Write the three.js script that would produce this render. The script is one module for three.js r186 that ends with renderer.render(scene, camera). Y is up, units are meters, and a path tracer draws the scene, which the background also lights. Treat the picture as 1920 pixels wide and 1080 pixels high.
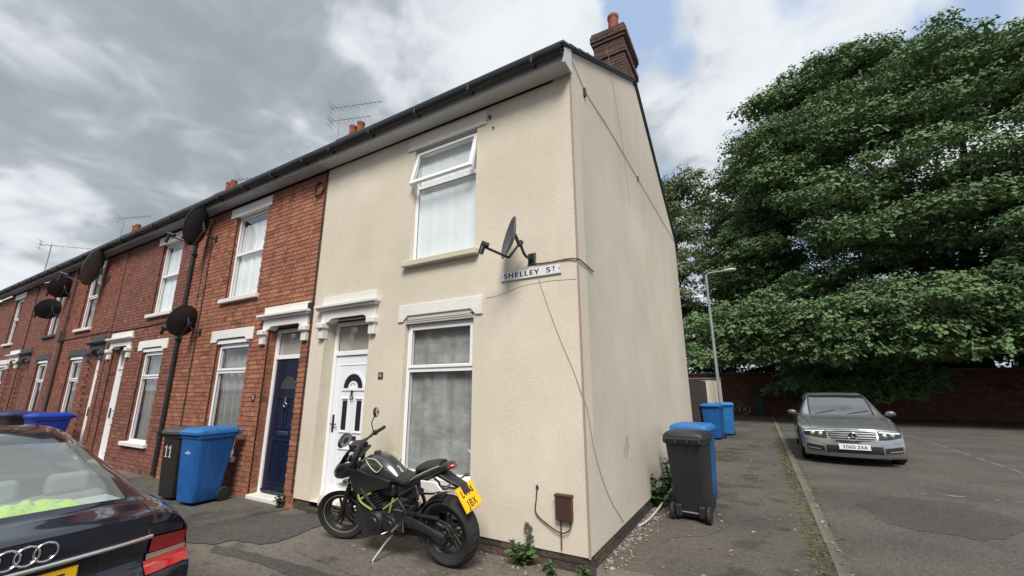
import * as THREE from 'three';
import { mergeGeometries, mergeVertices, toCreasedNormals } from 'three/addons/utils/BufferGeometryUtils.js';
import { RoundedBoxGeometry } from 'three/addons/geometries/RoundedBoxGeometry.js';

// ---------- camera, sky, sun, exposure ----------
const scene = new THREE.Scene();
const camera = new THREE.PerspectiveCamera(69.44, 1920 / 1080, 0.05, 600);
camera.rotation.order = 'YXZ';
camera.position.set(1.49, 1.608, 3.95);
camera.rotation.set(0.239, 0.5249, -0.003);
camera.updateMatrixWorld();
const renderer = new THREE.WebGLRenderer({ antialias: true });
renderer.toneMapping = THREE.LinearToneMapping;
renderer.toneMappingExposure = 3.0;
renderer.shadowMap.enabled = true;
const V3 = (x, y, z) => new THREE.Vector3(x, y, z);
// direction through a pixel of the 1920 x 1080 photograph (used to place clouds)
function dirPx(u, v) {
  return V3((u - 960) / 779.3, -(v - 540) / 779.3, -1).applyEuler(camera.rotation).normalize();
}
const clamp = (x, a = 0, b = 1) => Math.min(b, Math.max(a, x));
const mix = (a, b, t) => a + (b - a) * t;
const sstep = (a, b, x) => { const t = clamp((x - a) / (b - a)); return t * t * (3 - 2 * t); };
function rng(seed) { let s = seed >>> 0; return () => { s = (s + 0x6D2B79F5) >>> 0; let t = s; t = Math.imul(t ^ (t >>> 15), t | 1); t ^= t + Math.imul(t ^ (t >>> 7), t | 61); return ((t ^ (t >>> 14)) >>> 0) / 4294967296; }; }
function hash2(x, y, s) { let h = Math.imul(x, 374761393) ^ Math.imul(y, 668265263) ^ Math.imul(s, 2147483647 - 58); h = Math.imul(h ^ (h >>> 13), 1274126177); return ((h ^ (h >>> 16)) >>> 0) / 4294967296; }
function vnoise(x, y, s, per = 0) {
  let xi = Math.floor(x), yi = Math.floor(y); const fx = x - xi, fy = y - yi;
  const u = fx * fx * (3 - 2 * fx), v = fy * fy * (3 - 2 * fy);
  let x1 = xi + 1, y1 = yi + 1;
  if (per) { xi = ((xi % per) + per) % per; yi = ((yi % per) + per) % per; x1 = ((x1 % per) + per) % per; y1 = ((y1 % per) + per) % per; }
  return mix(mix(hash2(xi, yi, s), hash2(x1, yi, s), u), mix(hash2(xi, y1, s), hash2(x1, y1, s), u), v);
}
function fbm(x, y, oct, s, per = 0, gain = 0.5) {
  let a = 1, t = 0, n = 0, f = 1;
  for (let k = 0; k < oct; k++) { t += a * vnoise(x * f, y * f, s + k * 17, per ? per * f : 0); n += a; a *= gain; f *= 2; }
  return t / n;
}
{
  const W = 2048, H = 1024, data = new Float32Array(W * H * 4);
  // large clouds: [pixel u, v, angular size, cover, darkness]
  const blobs = [
    [170, 215, 0.22, 0.5, 0.42], [20, 240, 0.15, 0.4, 0.36], [430, 240, 0.18, 0.4, 0.30], [280, 300, 0.12, 0.4, 0.40], [400, 310, 0.10, 0.4, 0.30], [560, 60, 0.2, 0.4, 0.22], [150, 20, 0.14, 0.4, 0.30], [60, 300, 0.10, 0.3, 0.3], [620, 200, 0.14, 0.3, 0.16], [430, 40, 0.12, 0.3, 0.25],
    [20, 80, 0.08, 0.4, -0.40], [110, 110, 0.07, 0.4, -0.32], [330, 115, 0.05, 0.4, -0.42], [300, 150, 0.05, 0.3, -0.30], [650, 85, 0.045, 0.4, -0.55], [720, 125, 0.05, 0.4, -0.50], [820, 40, 0.08, 0.4, -0.25], [920, 80, 0.12, 0.4, -0.42], [380, 325, 0.04, 0.4, -0.4], [250, 360, 0.06, 0.4, -0.42], [90, 360, 0.08, 0.5, -0.48], [20, 345, 0.06, 0.5, -0.40], [160, 400, 0.05, 0.3, -0.25], [60, 425, 0.05, 0.5, -0.5], [30, 470, 0.06, 0.2, 0.12], [150, 450, 0.05, 0.3, 0.05],
    [1000, 30, 0.12, 0.4, -0.35], [1060, 40, 0.06, 0.3, -0.1], [1190, 10, 0.045, -0.75, 0], [1180, 120, 0.03, -0.2, 0], [1262, 325, 0.05, -1.0, 0], [1285, 140, 0.04, -0.12, 0.18], [1250, 210, 0.07, 0.4, -0.45], [1300, 250, 0.06, 0.4, -0.45], [1330, 290, 0.05, 0.4, -0.4], [1400, 70, 0.10, 0.3, -0.30], [1385, 255, 0.05, -0.9, 0], [1222, 245, 0.035, -0.7, 0], [1290, 120, 0.045, -0.6, 0], [1480, 40, 0.06, -0.5, 0], [1410, 170, 0.06, 0.3, -0.2], [1340, 20, 0.06, 0.2, 0.12],
    [1560, 20, 0.12, 0.2, -0.15], [1790, 15, 0.07, -0.7, 0], [1900, 30, 0.10, 0.3, -0.2], [1680, 10, 0.06, 0.2, 0.1],
  ].map(([u, v, s, c, d]) => ({ d: dirPx(u, v), s, c, k: d }));
  for (let j = 0; j < H; j++) {
    const el = ((j + 0.5) / H - 0.5) * Math.PI, y = Math.sin(el), ce = Math.cos(el);
    for (let i = 0; i < W; i++) {
      const az = ((i + 0.5) / W - 0.5) * 2 * Math.PI, x = Math.cos(az) * ce, z = Math.sin(az) * ce;
      const o = (j * W + i) * 4;
      let r, g, b;
      if (y > -0.02) {
        const q = 1 / (Math.max(y, 0) + 0.22), px = x * q * 2.9 + 7.3, py = z * q * 2.9 + 3.1;
        const wx = px + 0.5 * (fbm(px * 1.7, py * 1.7, 3, 91) - 0.5), wy = py + 0.5 * (fbm(px * 1.7 + 9, py * 1.7, 3, 47) - 0.5);
        let cov = (fbm(wx, wy, 7, 5, 0, 0.56) - 0.5) * 2.3 + 0.5, dk = (fbm(wx * 0.9 + 31, wy * 0.9 + 5, 7, 23, 0, 0.56) - 0.5) * 2.8 + 0.31;
        for (const k of blobs) { const dd = 1 - (x * k.d.x + y * k.d.y + z * k.d.z); if (dd > 3.2 * k.s * k.s) continue; const w = Math.exp(-dd / (0.6 * k.s * k.s)); cov += w * k.c; dk += w * k.k * 0.72; }
        const wisp = fbm(wx * 2.2, wy * 2.2, 6, 63, 0, 0.58);
        const fine = fbm(wx * 7, wy * 7, 4, 131) - 0.5; const c = sstep(-0.1, 0.6, cov + (wisp - 0.5) * 0.8 + fine * 0.2), dd0 = dk + (wisp - 0.5) * 1.5 + fine * 0.4, d = clamp(0.5 + Math.atan((dd0 - 0.42) * 2.9) / Math.PI * 1.12);
        const hz = Math.exp(-Math.max(y, 0) * 5);
        const cr = mix(0.300, 0.102, d), cg = mix(0.313, 0.118, d), cb = mix(0.328, 0.131, d);
        const sr = mix(0.135, 0.22, hz), sg = mix(0.178, 0.245, hz), sb = mix(0.258, 0.28, hz);
        r = mix(sr, cr, c); g = mix(sg, cg, c); b = mix(sb, cb, c);
      } else { r = 0.05; g = 0.048; b = 0.045; }
      data[o] = r; data[o + 1] = g; data[o + 2] = b; data[o + 3] = 1;
    }
  }
  const sky = new THREE.DataTexture(data, W, H, THREE.RGBAFormat, THREE.FloatType);
  sky.mapping = THREE.EquirectangularReflectionMapping; sky.magFilter = THREE.LinearFilter; sky.minFilter = THREE.LinearFilter; sky.wrapS = THREE.RepeatWrapping; sky.needsUpdate = true;
  scene.background = sky; scene.environment = sky;
}
const sun = new THREE.DirectionalLight(0xfff8ee, 1.5);
sun.position.set(13, 36, 21); sun.target.position.set(-3, 0, -6);
sun.castShadow = true; sun.shadow.radius = 45; sun.shadow.mapSize.set(4096, 4096);
Object.assign(sun.shadow.camera, { left: -45, right: 45, top: 45, bottom: -45, near: 1, far: 140 });
sun.name = 'sun'; scene.add(sun, sun.target);

// ---------- helpers ----------
const taken = new Map();
function numbered(n) { const k = taken.get(n) || 0; taken.set(n, k + 1); return k ? n + '_' + String(k).padStart(3, '0') : n; }
function mesh(name, geo, mat, parent) {
  const m = new THREE.Mesh(geo, mat); m.castShadow = true; m.receiveShadow = true;
  if (parent && parent !== scene) { m.name = name; parent.add(m); } else { m.name = numbered(name); scene.add(m); }
  return m;
}
function sub(name, parent) { const g = new THREE.Group(); g.name = name; parent.add(g); return g; }
function tag(o, label, category, group) { o.userData.label = label; o.userData.category = category; if (group) o.userData.group = group; return o; }
function thing(name, label, category, pos = [0, 0, 0], turn = 0, group) {
  const g = new THREE.Group(); g.name = numbered(name); scene.add(g); g.position.set(...pos); g.rotation.y = turn; return tag(g, label, category, group);
}
function structure(name, geo, mat) { const m = mesh(name, geo, mat, scene); m.userData.kind = 'structure'; return m; }
function copy(o, label) { const c = o.clone(); c.name = numbered(o.name.replace(/_\d{3}$/, '')); scene.add(c); if (label) c.userData.label = label; return c; }
const lin = (r, g, b) => new THREE.Color().setRGB(r, g, b);
const std = (c, rough = 0.8, o = {}) => new THREE.MeshStandardMaterial({ color: c instanceof THREE.Color ? c : lin(...c), roughness: rough, metalness: 0, side: THREE.DoubleSide, ...o });
const phy = (c, rough, o = {}) => new THREE.MeshPhysicalMaterial({ color: c instanceof THREE.Color ? c : lin(...c), roughness: rough, metalness: 0, side: THREE.DoubleSide, ...o });
function tex(n, fn, size, srgb = true) {                      // tileable texture, "size" metres across
  const d = new Uint8Array(n * n * 4);
  for (let j = 0; j < n; j++) for (let i = 0; i < n; i++) { const c = fn((i + 0.5) / n, (j + 0.5) / n), o = (j * n + i) * 4; if (Array.isArray(c)) { d[o] = clamp(c[0]) * 255; d[o + 1] = clamp(c[1]) * 255; d[o + 2] = clamp(c[2]) * 255; } else d[o] = d[o + 1] = d[o + 2] = clamp(c) * 255; d[o + 3] = 255; }
  const t = new THREE.DataTexture(d, n, n); t.wrapS = t.wrapT = THREE.RepeatWrapping; t.magFilter = THREE.LinearFilter; t.minFilter = THREE.LinearMipmapLinearFilter; t.generateMipmaps = true;
  if (srgb) t.colorSpace = THREE.SRGBColorSpace; t.repeat.set(1 / size, 1 / size); t.needsUpdate = true; return t;
}
const fix = (g) => { const n = g.index ? g.toNonIndexed() : g; for (const k of Object.keys(n.attributes)) if (!['position', 'normal', 'uv'].includes(k)) n.deleteAttribute(k); if (!n.attributes.uv) n.setAttribute('uv', new THREE.BufferAttribute(new Float32Array(n.attributes.position.count * 2), 2)); return n; };
const merge = (...gs) => mergeGeometries(gs.flat().map(fix), false);
const bx = (x0, x1, y0, y1, z0, z1) => { const g = new THREE.BoxGeometry(x1 - x0, y1 - y0, z1 - z0); uvBox(g, x1 - x0, y1 - y0, z1 - z0); g.translate((x0 + x1) / 2, (y0 + y1) / 2, (z0 + z1) / 2); return g; };
function uvBox(g, w, h, d) { const u = g.attributes.uv; for (let i = 0; i < u.count; i++) { const f = Math.floor(i / 4); const [a, b] = f < 2 ? [d, h] : f < 4 ? [w, d] : [w, h]; u.setXY(i, u.getX(i) * a, u.getY(i) * b); } }
const rb = (x0, x1, y0, y1, z0, z1, r = 0.01, s = 2) => { const g = new RoundedBoxGeometry(x1 - x0, y1 - y0, z1 - z0, s, r); g.translate((x0 + x1) / 2, (y0 + y1) / 2, (z0 + z1) / 2); return g; };
const tube = (pts, r, rs = 8, seg = 0) => new THREE.TubeGeometry(new THREE.CatmullRomCurve3(pts.map((p) => p.isVector3 ? p : V3(...p)), false, 'centripetal'), seg || Math.max(2, (pts.length - 1) * 6), r, rs, false);
function rod(a, b, r, r2 = r, rs = 10) {
  const A = V3(...a), B = V3(...b), L = A.distanceTo(B), g = new THREE.CylinderGeometry(r2, r, L, rs);
  g.applyQuaternion(new THREE.Quaternion().setFromUnitVectors(V3(0, 1, 0), B.clone().sub(A).normalize())); g.translate((A.x + B.x) / 2, (A.y + B.y) / 2, (A.z + B.z) / 2); return g;
}
function poly(pts, depth, z = 0, bevel = 0) {                  // outline in x, y pushed back from z to z - depth
  const s = new THREE.Shape(pts.map(([x, y]) => new THREE.Vector2(x, y)));
  const g = new THREE.ExtrudeGeometry(s, bevel ? { depth: depth - 2 * bevel, bevelEnabled: true, bevelSize: bevel, bevelThickness: bevel, bevelOffset: -bevel, bevelSegments: 2 } : { depth, bevelEnabled: false });
  g.translate(0, 0, z - depth + (bevel || 0)); return g;
}
function loft(secs, capA = false, capB = false, closed = true) {
  const n = secs[0].length, P = [], U = [], I = [];
  secs.forEach((s, j) => s.forEach((p, i) => { P.push(p.x, p.y, p.z); U.push(i / (n - 1), j / (secs.length - 1)); }));
  const m = closed ? n : n - 1;
  for (let j = 0; j < secs.length - 1; j++) for (let i = 0; i < m; i++) { const a = j * n + i, b = j * n + (i + 1) % n, c = a + n, d = b + n; I.push(a, b, d, a, d, c); }
  const cap = (j, flip) => { const c = V3(0, 0, 0); secs[j].forEach((p) => c.add(p)); c.multiplyScalar(1 / n); const k = P.length / 3; P.push(c.x, c.y, c.z); U.push(0.5, 0.5); const base = P.length / 3; secs[j].forEach((p) => { P.push(p.x, p.y, p.z); U.push(0, 0); }); for (let i = 0; i < n; i++) { const a = base + i, b = base + (i + 1) % n; flip ? I.push(k, b, a) : I.push(k, a, b); } };
  if (capA) cap(0, true); if (capB) cap(secs.length - 1, false);
  const g = new THREE.BufferGeometry(); g.setAttribute('position', new THREE.Float32BufferAttribute(P, 3)); g.setAttribute('uv', new THREE.Float32BufferAttribute(U, 2)); g.setIndex(I); g.computeVertexNormals(); return g;
}
function rrect(w, d, r, y, nc = 5, cx = 0, cz = 0) {             // rounded rectangle in the x-z plane
  const o = []; for (const [sx, sz, a0] of [[1, 1, 0], [-1, 1, 1], [-1, -1, 2], [1, -1, 3]]) for (let k = 0; k <= nc; k++) { const a = (a0 + k / nc) * Math.PI / 2; o.push(V3(cx + sx * (w / 2 - r) + Math.cos(a) * r, y, cz + sz * (d / 2 - r) + Math.sin(a) * r)); } return o;
}
class Pile {                                                   // many coloured boxes in one geometry
  constructor() { this.p = []; this.n = []; this.u = []; this.c = []; }
  quad(a, b, c, d, n, col) { for (const q of [a, b, c, a, c, d]) { this.p.push(...q); this.n.push(...n); this.c.push(...col); } const L = Math.hypot(b[0] - a[0], b[1] - a[1], b[2] - a[2]), M = Math.hypot(d[0] - a[0], d[1] - a[1], d[2] - a[2]), o = a[0] * 3.7 + a[1] * 5.3; this.u.push(o, o, o + L, o, o + L, o + M, o, o, o + L, o + M, o, o + M); }
  box(x0, x1, y0, y1, z0, z1, col, back = false) {
    this.quad([x0, y0, z1], [x1, y0, z1], [x1, y1, z1], [x0, y1, z1], [0, 0, 1], col);
    this.quad([x1, y0, z1], [x1, y0, z0], [x1, y1, z0], [x1, y1, z1], [1, 0, 0], col); this.quad([x0, y0, z0], [x0, y0, z1], [x0, y1, z1], [x0, y1, z0], [-1, 0, 0], col);
    this.quad([x0, y1, z1], [x1, y1, z1], [x1, y1, z0], [x0, y1, z0], [0, 1, 0], col); this.quad([x0, y0, z0], [x1, y0, z0], [x1, y0, z1], [x0, y0, z1], [0, -1, 0], col);
    if (back) this.quad([x1, y0, z0], [x0, y0, z0], [x0, y1, z0], [x1, y1, z0], [0, 0, -1], col);
  }
  geo() { const g = new THREE.BufferGeometry(); for (const [k, a, s] of [['position', this.p, 3], ['normal', this.n, 3], ['uv', this.u, 2], ['color', this.c, 3]]) g.setAttribute(k, new THREE.Float32BufferAttribute(a, s)); return g; }
}
function canvasTex(w, h, draw) { const c = document.createElement('canvas'); c.width = w; c.height = h; draw(c.getContext('2d'), w, h); const t = new THREE.CanvasTexture(c); t.colorSpace = THREE.SRGBColorSpace; return t; }

// ---------- materials ----------
const T = {};
T.grain = tex(512, (u, v) => fbm(u * 64, v * 64, 4, 3, 64), 1.0, false);                    // fine relief
T.rough = tex(512, (u, v) => { const a = fbm(u * 60, v * 60, 3, 9, 60, 0.7); return sstep(0.2, 0.8, a); }, 0.6, false);   // roughcast
T.cream = tex(1024, (u, v) => {
  const a = fbm(u * 6, v * 6, 6, 11, 6) - 0.5, s = fbm(u * 90, v * 5, 3, 21, 5) - 0.5, f = fbm(u * 160, v * 160, 2, 33, 160) - 0.5;
  const spk = vnoise(u * 260, v * 260, 71, 260) > 0.975 && fbm(u * 9, v * 9, 3, 5, 9) > 0.5 ? -0.12 : 0;
  const k = 0.94 + a * 0.13 + s * 0.012 + f * 0.035 + spk; return [k, k * (1 - a * 0.02), k * (1 - 0.05 * Math.max(0, -a))];
}, 5);
T.creamSide = tex(1024, (u, v) => {
  const a = fbm(u * 5, v * 5, 6, 14, 5) - 0.5, s = fbm(u * 60, v * 3, 4, 27, 3) - 0.5, f = fbm(u * 160, v * 160, 2, 35, 160) - 0.5, m = sstep(0.55, 0.8, fbm(u * 14, v * 3, 4, 41, 0));
  const k = 0.93 + a * 0.16 + s * 0.014 + f * 0.03; return [k - m * 0.03, k - m * 0.015, k - m * 0.04];
}, 7);
T.brick = tex(256, (u, v) => { const a = fbm(u * 32, v * 32, 4, 3, 32), b = fbm(u * 6, v * 6, 3, 8, 6); return 0.62 + a * 0.42 + (b - 0.5) * 0.25; }, 0.7);
T.asphalt = tex(1024, (u, v) => {
  const a = fbm(u * 5, v * 5, 5, 51, 5) - 0.5, f = fbm(u * 220, v * 220, 2, 61, 220) - 0.5, st = vnoise(u * 340, v * 340, 77, 340); const k = 0.80 + a * 0.30 + f * 0.34 + (st > 0.93 ? 0.18 : st < 0.06 ? -0.2 : 0);
  return [k, k * 0.985, k * (0.965 - a * 0.05)];
}, 4);
T.pave = tex(1024, (u, v) => {
  const a = fbm(u * 4, v * 4, 5, 151, 4) - 0.5, b = fbm(u * 13, v * 13, 4, 81, 13), f = fbm(u * 200, v * 200, 2, 161, 200) - 0.5, st = vnoise(u * 300, v * 300, 177, 300); const dirt = sstep(0.56, 0.72, b) * 0.16;
  const k = 0.84 + a * 0.32 + f * 0.26 - dirt + (st > 0.955 ? 0.2 : 0); return [k, k * (0.985 - dirt * 0.05), k * (0.95 - a * 0.06)];
}, 5);
T.asphaltBump = tex(512, (u, v) => fbm(u * 128, v * 128, 3, 99, 128, 0.7), 1.6, false);
T.plastic = tex(256, (u, v) => 0.86 + (fbm(u * 8, v * 8, 5, 7, 8) - 0.5) * 0.3 + (fbm(u * 64, v * 8, 2, 17, 8) - 0.5) * 0.08, 1.0);
T.wood = tex(256, (u, v) => 0.85 + (fbm(u * 4, v * 64, 4, 6, 4) - 0.5) * 0.4, 1.0);
T.slate = tex(256, (u, v) => 0.8 + (fbm(u * 10, v * 10, 5, 19, 10) - 0.5) * 0.7, 2.0);
const M = {
  cream: std([0.70, 0.635, 0.53], 0.92, { map: T.cream, bumpMap: T.rough, bumpScale: 0.0009 }),
  creamSide: std([0.70, 0.635, 0.53], 0.92, { map: T.creamSide, bumpMap: T.rough, bumpScale: 0.0012 }),
  creamTrim: std([0.68, 0.62, 0.50], 0.75, { map: T.cream, bumpMap: T.grain, bumpScale: 0.002 }),
  mortar: std([0.21, 0.125, 0.095], 0.95, { bumpMap: T.grain, bumpScale: 0.003 }),
  brickV: std([1, 1, 1], 0.9, { map: T.brick, vertexColors: true, bumpMap: T.grain, bumpScale: 0.003 }),
  plinth: std([0.10, 0.075, 0.06], 0.95, { map: T.brick, bumpMap: T.grain, bumpScale: 0.006 }),
  stone: std([0.82, 0.81, 0.79], 0.7, { map: T.cream, bumpMap: T.grain, bumpScale: 0.002 }),
  greyPaint: std([0.055, 0.06, 0.07], 0.7, { bumpMap: T.grain, bumpScale: 0.002 }),
  upvc: phy([0.80, 0.81, 0.83], 0.28, {}),
  gasket: std([0.02, 0.02, 0.022], 0.6),
  soffit: std([0.62, 0.62, 0.62], 0.5, { map: T.cream }),
  gutter: phy([0.018, 0.02, 0.024], 0.4),
  slate: std([0.075, 0.078, 0.085], 0.75, { map: T.slate, bumpMap: T.grain, bumpScale: 0.004 }),
  clay: std([0.36, 0.10, 0.055], 0.85, { map: T.brick, bumpMap: T.grain, bumpScale: 0.003 }),
  glass: new THREE.MeshPhysicalMaterial({ color: 0xffffff, transmission: 1, thickness: 0, roughness: 0.015, ior: 2.33, side: THREE.DoubleSide }),
  netCurtain: std([0.33, 0.345, 0.34], 0.95, { map: T.wood }),
  lace: std([0.48, 0.505, 0.49], 0.95, { map: T.plastic }),
  skyTintBlind: std([0.74, 0.80, 0.82], 0.9),  // pale blue blind, sky reflection of the upper panes put into its colour
  darkRoom: std([0.42, 0.40, 0.37], 0.95),
  black: phy([0.012, 0.012, 0.013], 0.45),
  blackMatt: std([0.016, 0.016, 0.017], 0.7),
  darkMetal: std([0.05, 0.052, 0.056], 0.45, { metalness: 0.6 }),
  steel: std([0.55, 0.55, 0.56], 0.3, { metalness: 1 }),
  chrome: std([0.8, 0.8, 0.82], 0.12, { metalness: 1 }),
  galv: std([0.42, 0.44, 0.45], 0.5, { metalness: 0.35, map: T.plastic }),
  alu: std([0.5, 0.51, 0.52], 0.4, { metalness: 0.8 }),
  dishDark: std([0.035, 0.037, 0.042], 0.6, { map: T.plastic }),
  dishGrey: std([0.13, 0.145, 0.155], 0.5, { map: T.plastic }),
  dishPale: std([0.20, 0.19, 0.195], 0.6, { map: T.plastic }),
  rubber: std([0.015, 0.015, 0.016], 0.75),
  cable: std([0.02, 0.018, 0.018], 0.7),
  cableBrown: std([0.10, 0.055, 0.045], 0.7),
  cablePale: std([0.35, 0.31, 0.25], 0.8),
};
// ---------- terrace ----------
const WALL_TOP = 5.2, DEPTH = 7.24, RIDGE_Z = -3.65;
function wallShape(x0, x1, y0, y1, holes, depth, z) {
  const s = new THREE.Shape([[x0, y0], [x1, y0], [x1, y1], [x0, y1]].map(([x, y]) => new THREE.Vector2(x, y)));
  for (const [a, b, c, d] of holes) s.holes.push(new THREE.Path([[a, c], [a, d], [b, d], [b, c]].map(([x, y]) => new THREE.Vector2(x, y))));
  const g = new THREE.ExtrudeGeometry(s, { depth, bevelEnabled: false }); g.translate(0, 0, z - depth); return g;
}
const brickGeo = new Map(), brickMats = new Map();
function brickFace(parent, x0, x1, y0, y1, holes, seed, tones, single = 0) {
  const R = rng(seed), all = [], H = 0.065, J = 0.01, C = 0.075;
  for (let r = 0; y0 + r * C + H < y1 + 0.02; r++) {
    const a = y0 + r * C, b = Math.min(a + H, y1);
    let x = x0 - (r % 2 ? 0.163 : 0), k = r % 2;
    while (x < x1) {
      const L = (k++ % 2) ? 0.1025 : 0.215; let p = Math.max(x, x0), q = Math.min(x + L, x1); x += L + J;
      let parts = [[p, q]];
      for (const [hx0, hx1, hy0, hy1] of holes) {
        if (Math.min(b, hy1) - Math.max(a, hy0) <= 0.012) continue;
        parts = parts.flatMap(([s, e]) => (e <= hx0 || s >= hx1 ? [[s, e]] : [[s, Math.min(e, hx0)], [Math.max(s, hx1), e]].filter(([m, n]) => n - m > 0.02)));
      }
      for (const [s, e] of parts) if (e - s > 0.02) all.push({ s, e, a, b, L, t: Math.floor(R() * R() * tones.length * 0.999), d: R() * 0.004, v: 0.86 + R() * 0.28 });
    }
  }
  const pile = new Pile();
  for (const [hx0, hx1, hy0, hy1] of holes) for (let r = 0; y0 + r * C < Math.min(hy1, y1) - 0.02; r++) { const a = y0 + r * C; if (a + H < hy0) continue; for (const [p, q] of r % 2 ? [[-0.03, -0.245]] : [[-0.03, -0.13], [-0.14, -0.245]]) for (const e of [hx0 - 0.02, hx1 - 0.004]) { const c = tones[Math.floor(R() * R() * tones.length)], v = 0.86 + R() * 0.28; pile.box(e, e + 0.024, Math.max(a, hy0), Math.min(a + H, hy1), q, p, c.map((k) => k * v)); } }
  let list = [];
  if (single) {
    for (const q of all) q.dist = Math.hypot((q.s + q.e) / 2 - camera.position.x, (q.a + q.b) / 2 - camera.position.y, camera.position.z) - (q.e - q.s) * 8;
    list = all.slice().sort((m, n) => m.dist - n.dist).filter((q) => Math.abs(q.e - q.s - q.L) < 0.001 && q.b - q.a > 0.06).slice(0, single);
    list.forEach((q) => { q.one = true; });
  }
  for (const q of all) {
    if (q.one) {
      const key = q.L; if (!brickGeo.has(key)) { const g = bx(-q.L / 2, q.L / 2, -H / 2, H / 2, -0.03, 0); brickGeo.set(key, g); }
      const tone = q.t * 3 + Math.min(2, Math.floor((q.v - 0.86) / 0.0934)), mk = parent.name + tone;
      if (!brickMats.has(mk)) { const c = tones[q.t], w = [0.89, 1, 1.1][tone % 3]; brickMats.set(mk, std([c[0] * w, c[1] * w, c[2] * w], 0.9, { map: T.brick, bumpMap: T.grain, bumpScale: 0.003 })); }
      const m = mesh('brick', brickGeo.get(key), brickMats.get(mk), parent); m.position.set((q.s + q.e) / 2, (q.a + q.b) / 2, q.d);
    } else { const c = tones[q.t]; pile.box(q.s, q.e, q.a, q.b, -0.03, q.d, [c[0] * q.v, c[1] * q.v, c[2] * q.v]); }
  }
  if (pile.p.length) { const m = mesh('brickwork', pile.geo(), M.brickV, parent); m.userData.kind = 'stuff'; }
}
function curtain(x0, x1, y0, y1, z, wave = 0.018, f = 26) {
  const n = Math.ceil((x1 - x0) * 44), g = new THREE.PlaneGeometry(x1 - x0, y1 - y0, n, 2); g.translate((x0 + x1) / 2, (y0 + y1) / 2, z);
  const p = g.attributes.position; for (let i = 0; i < p.count; i++) { const x = p.getX(i); p.setZ(i, z + wave * (Math.sin(x * f) + 0.6 * Math.sin(x * f * 1.7 + 1))); } g.computeVertexNormals(); const u = g.attributes.uv; for (let i = 0; i < u.count; i++) u.setXY(i, p.getY(i), p.getX(i)); return g;
}
const bars = (x0, x1, y0, y1, z0, z1, w, r = 0.008) => [rb(x0, x0 + w, y0, y1, z0, z1, r), rb(x1 - w, x1, y0, y1, z0, z1, r), rb(x0 + w - 0.002, x1 - w + 0.002, y0, y0 + w, z0, z1, r), rb(x0 + w - 0.002, x1 - w + 0.002, y1 - w, y1, z0, z1, r)];
const seals = (x0, x1, y0, y1, z, w = 0.007) => [bx(x0, x0 + w, y0, y1, z - 0.004, z), bx(x1 - w, x1, y0, y1, z - 0.004, z), bx(x0 + w, x1 - w, y0, y0 + w, z - 0.004, z), bx(x0 + w, x1 - w, y1 - w, y1, z - 0.004, z)];
function paneGeo(x0, x1, y0, y1, z) { const g = new THREE.PlaneGeometry(x1 - x0, y1 - y0); g.translate((x0 + x1) / 2, (y0 + y1) / 2, z); return g; }
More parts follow.
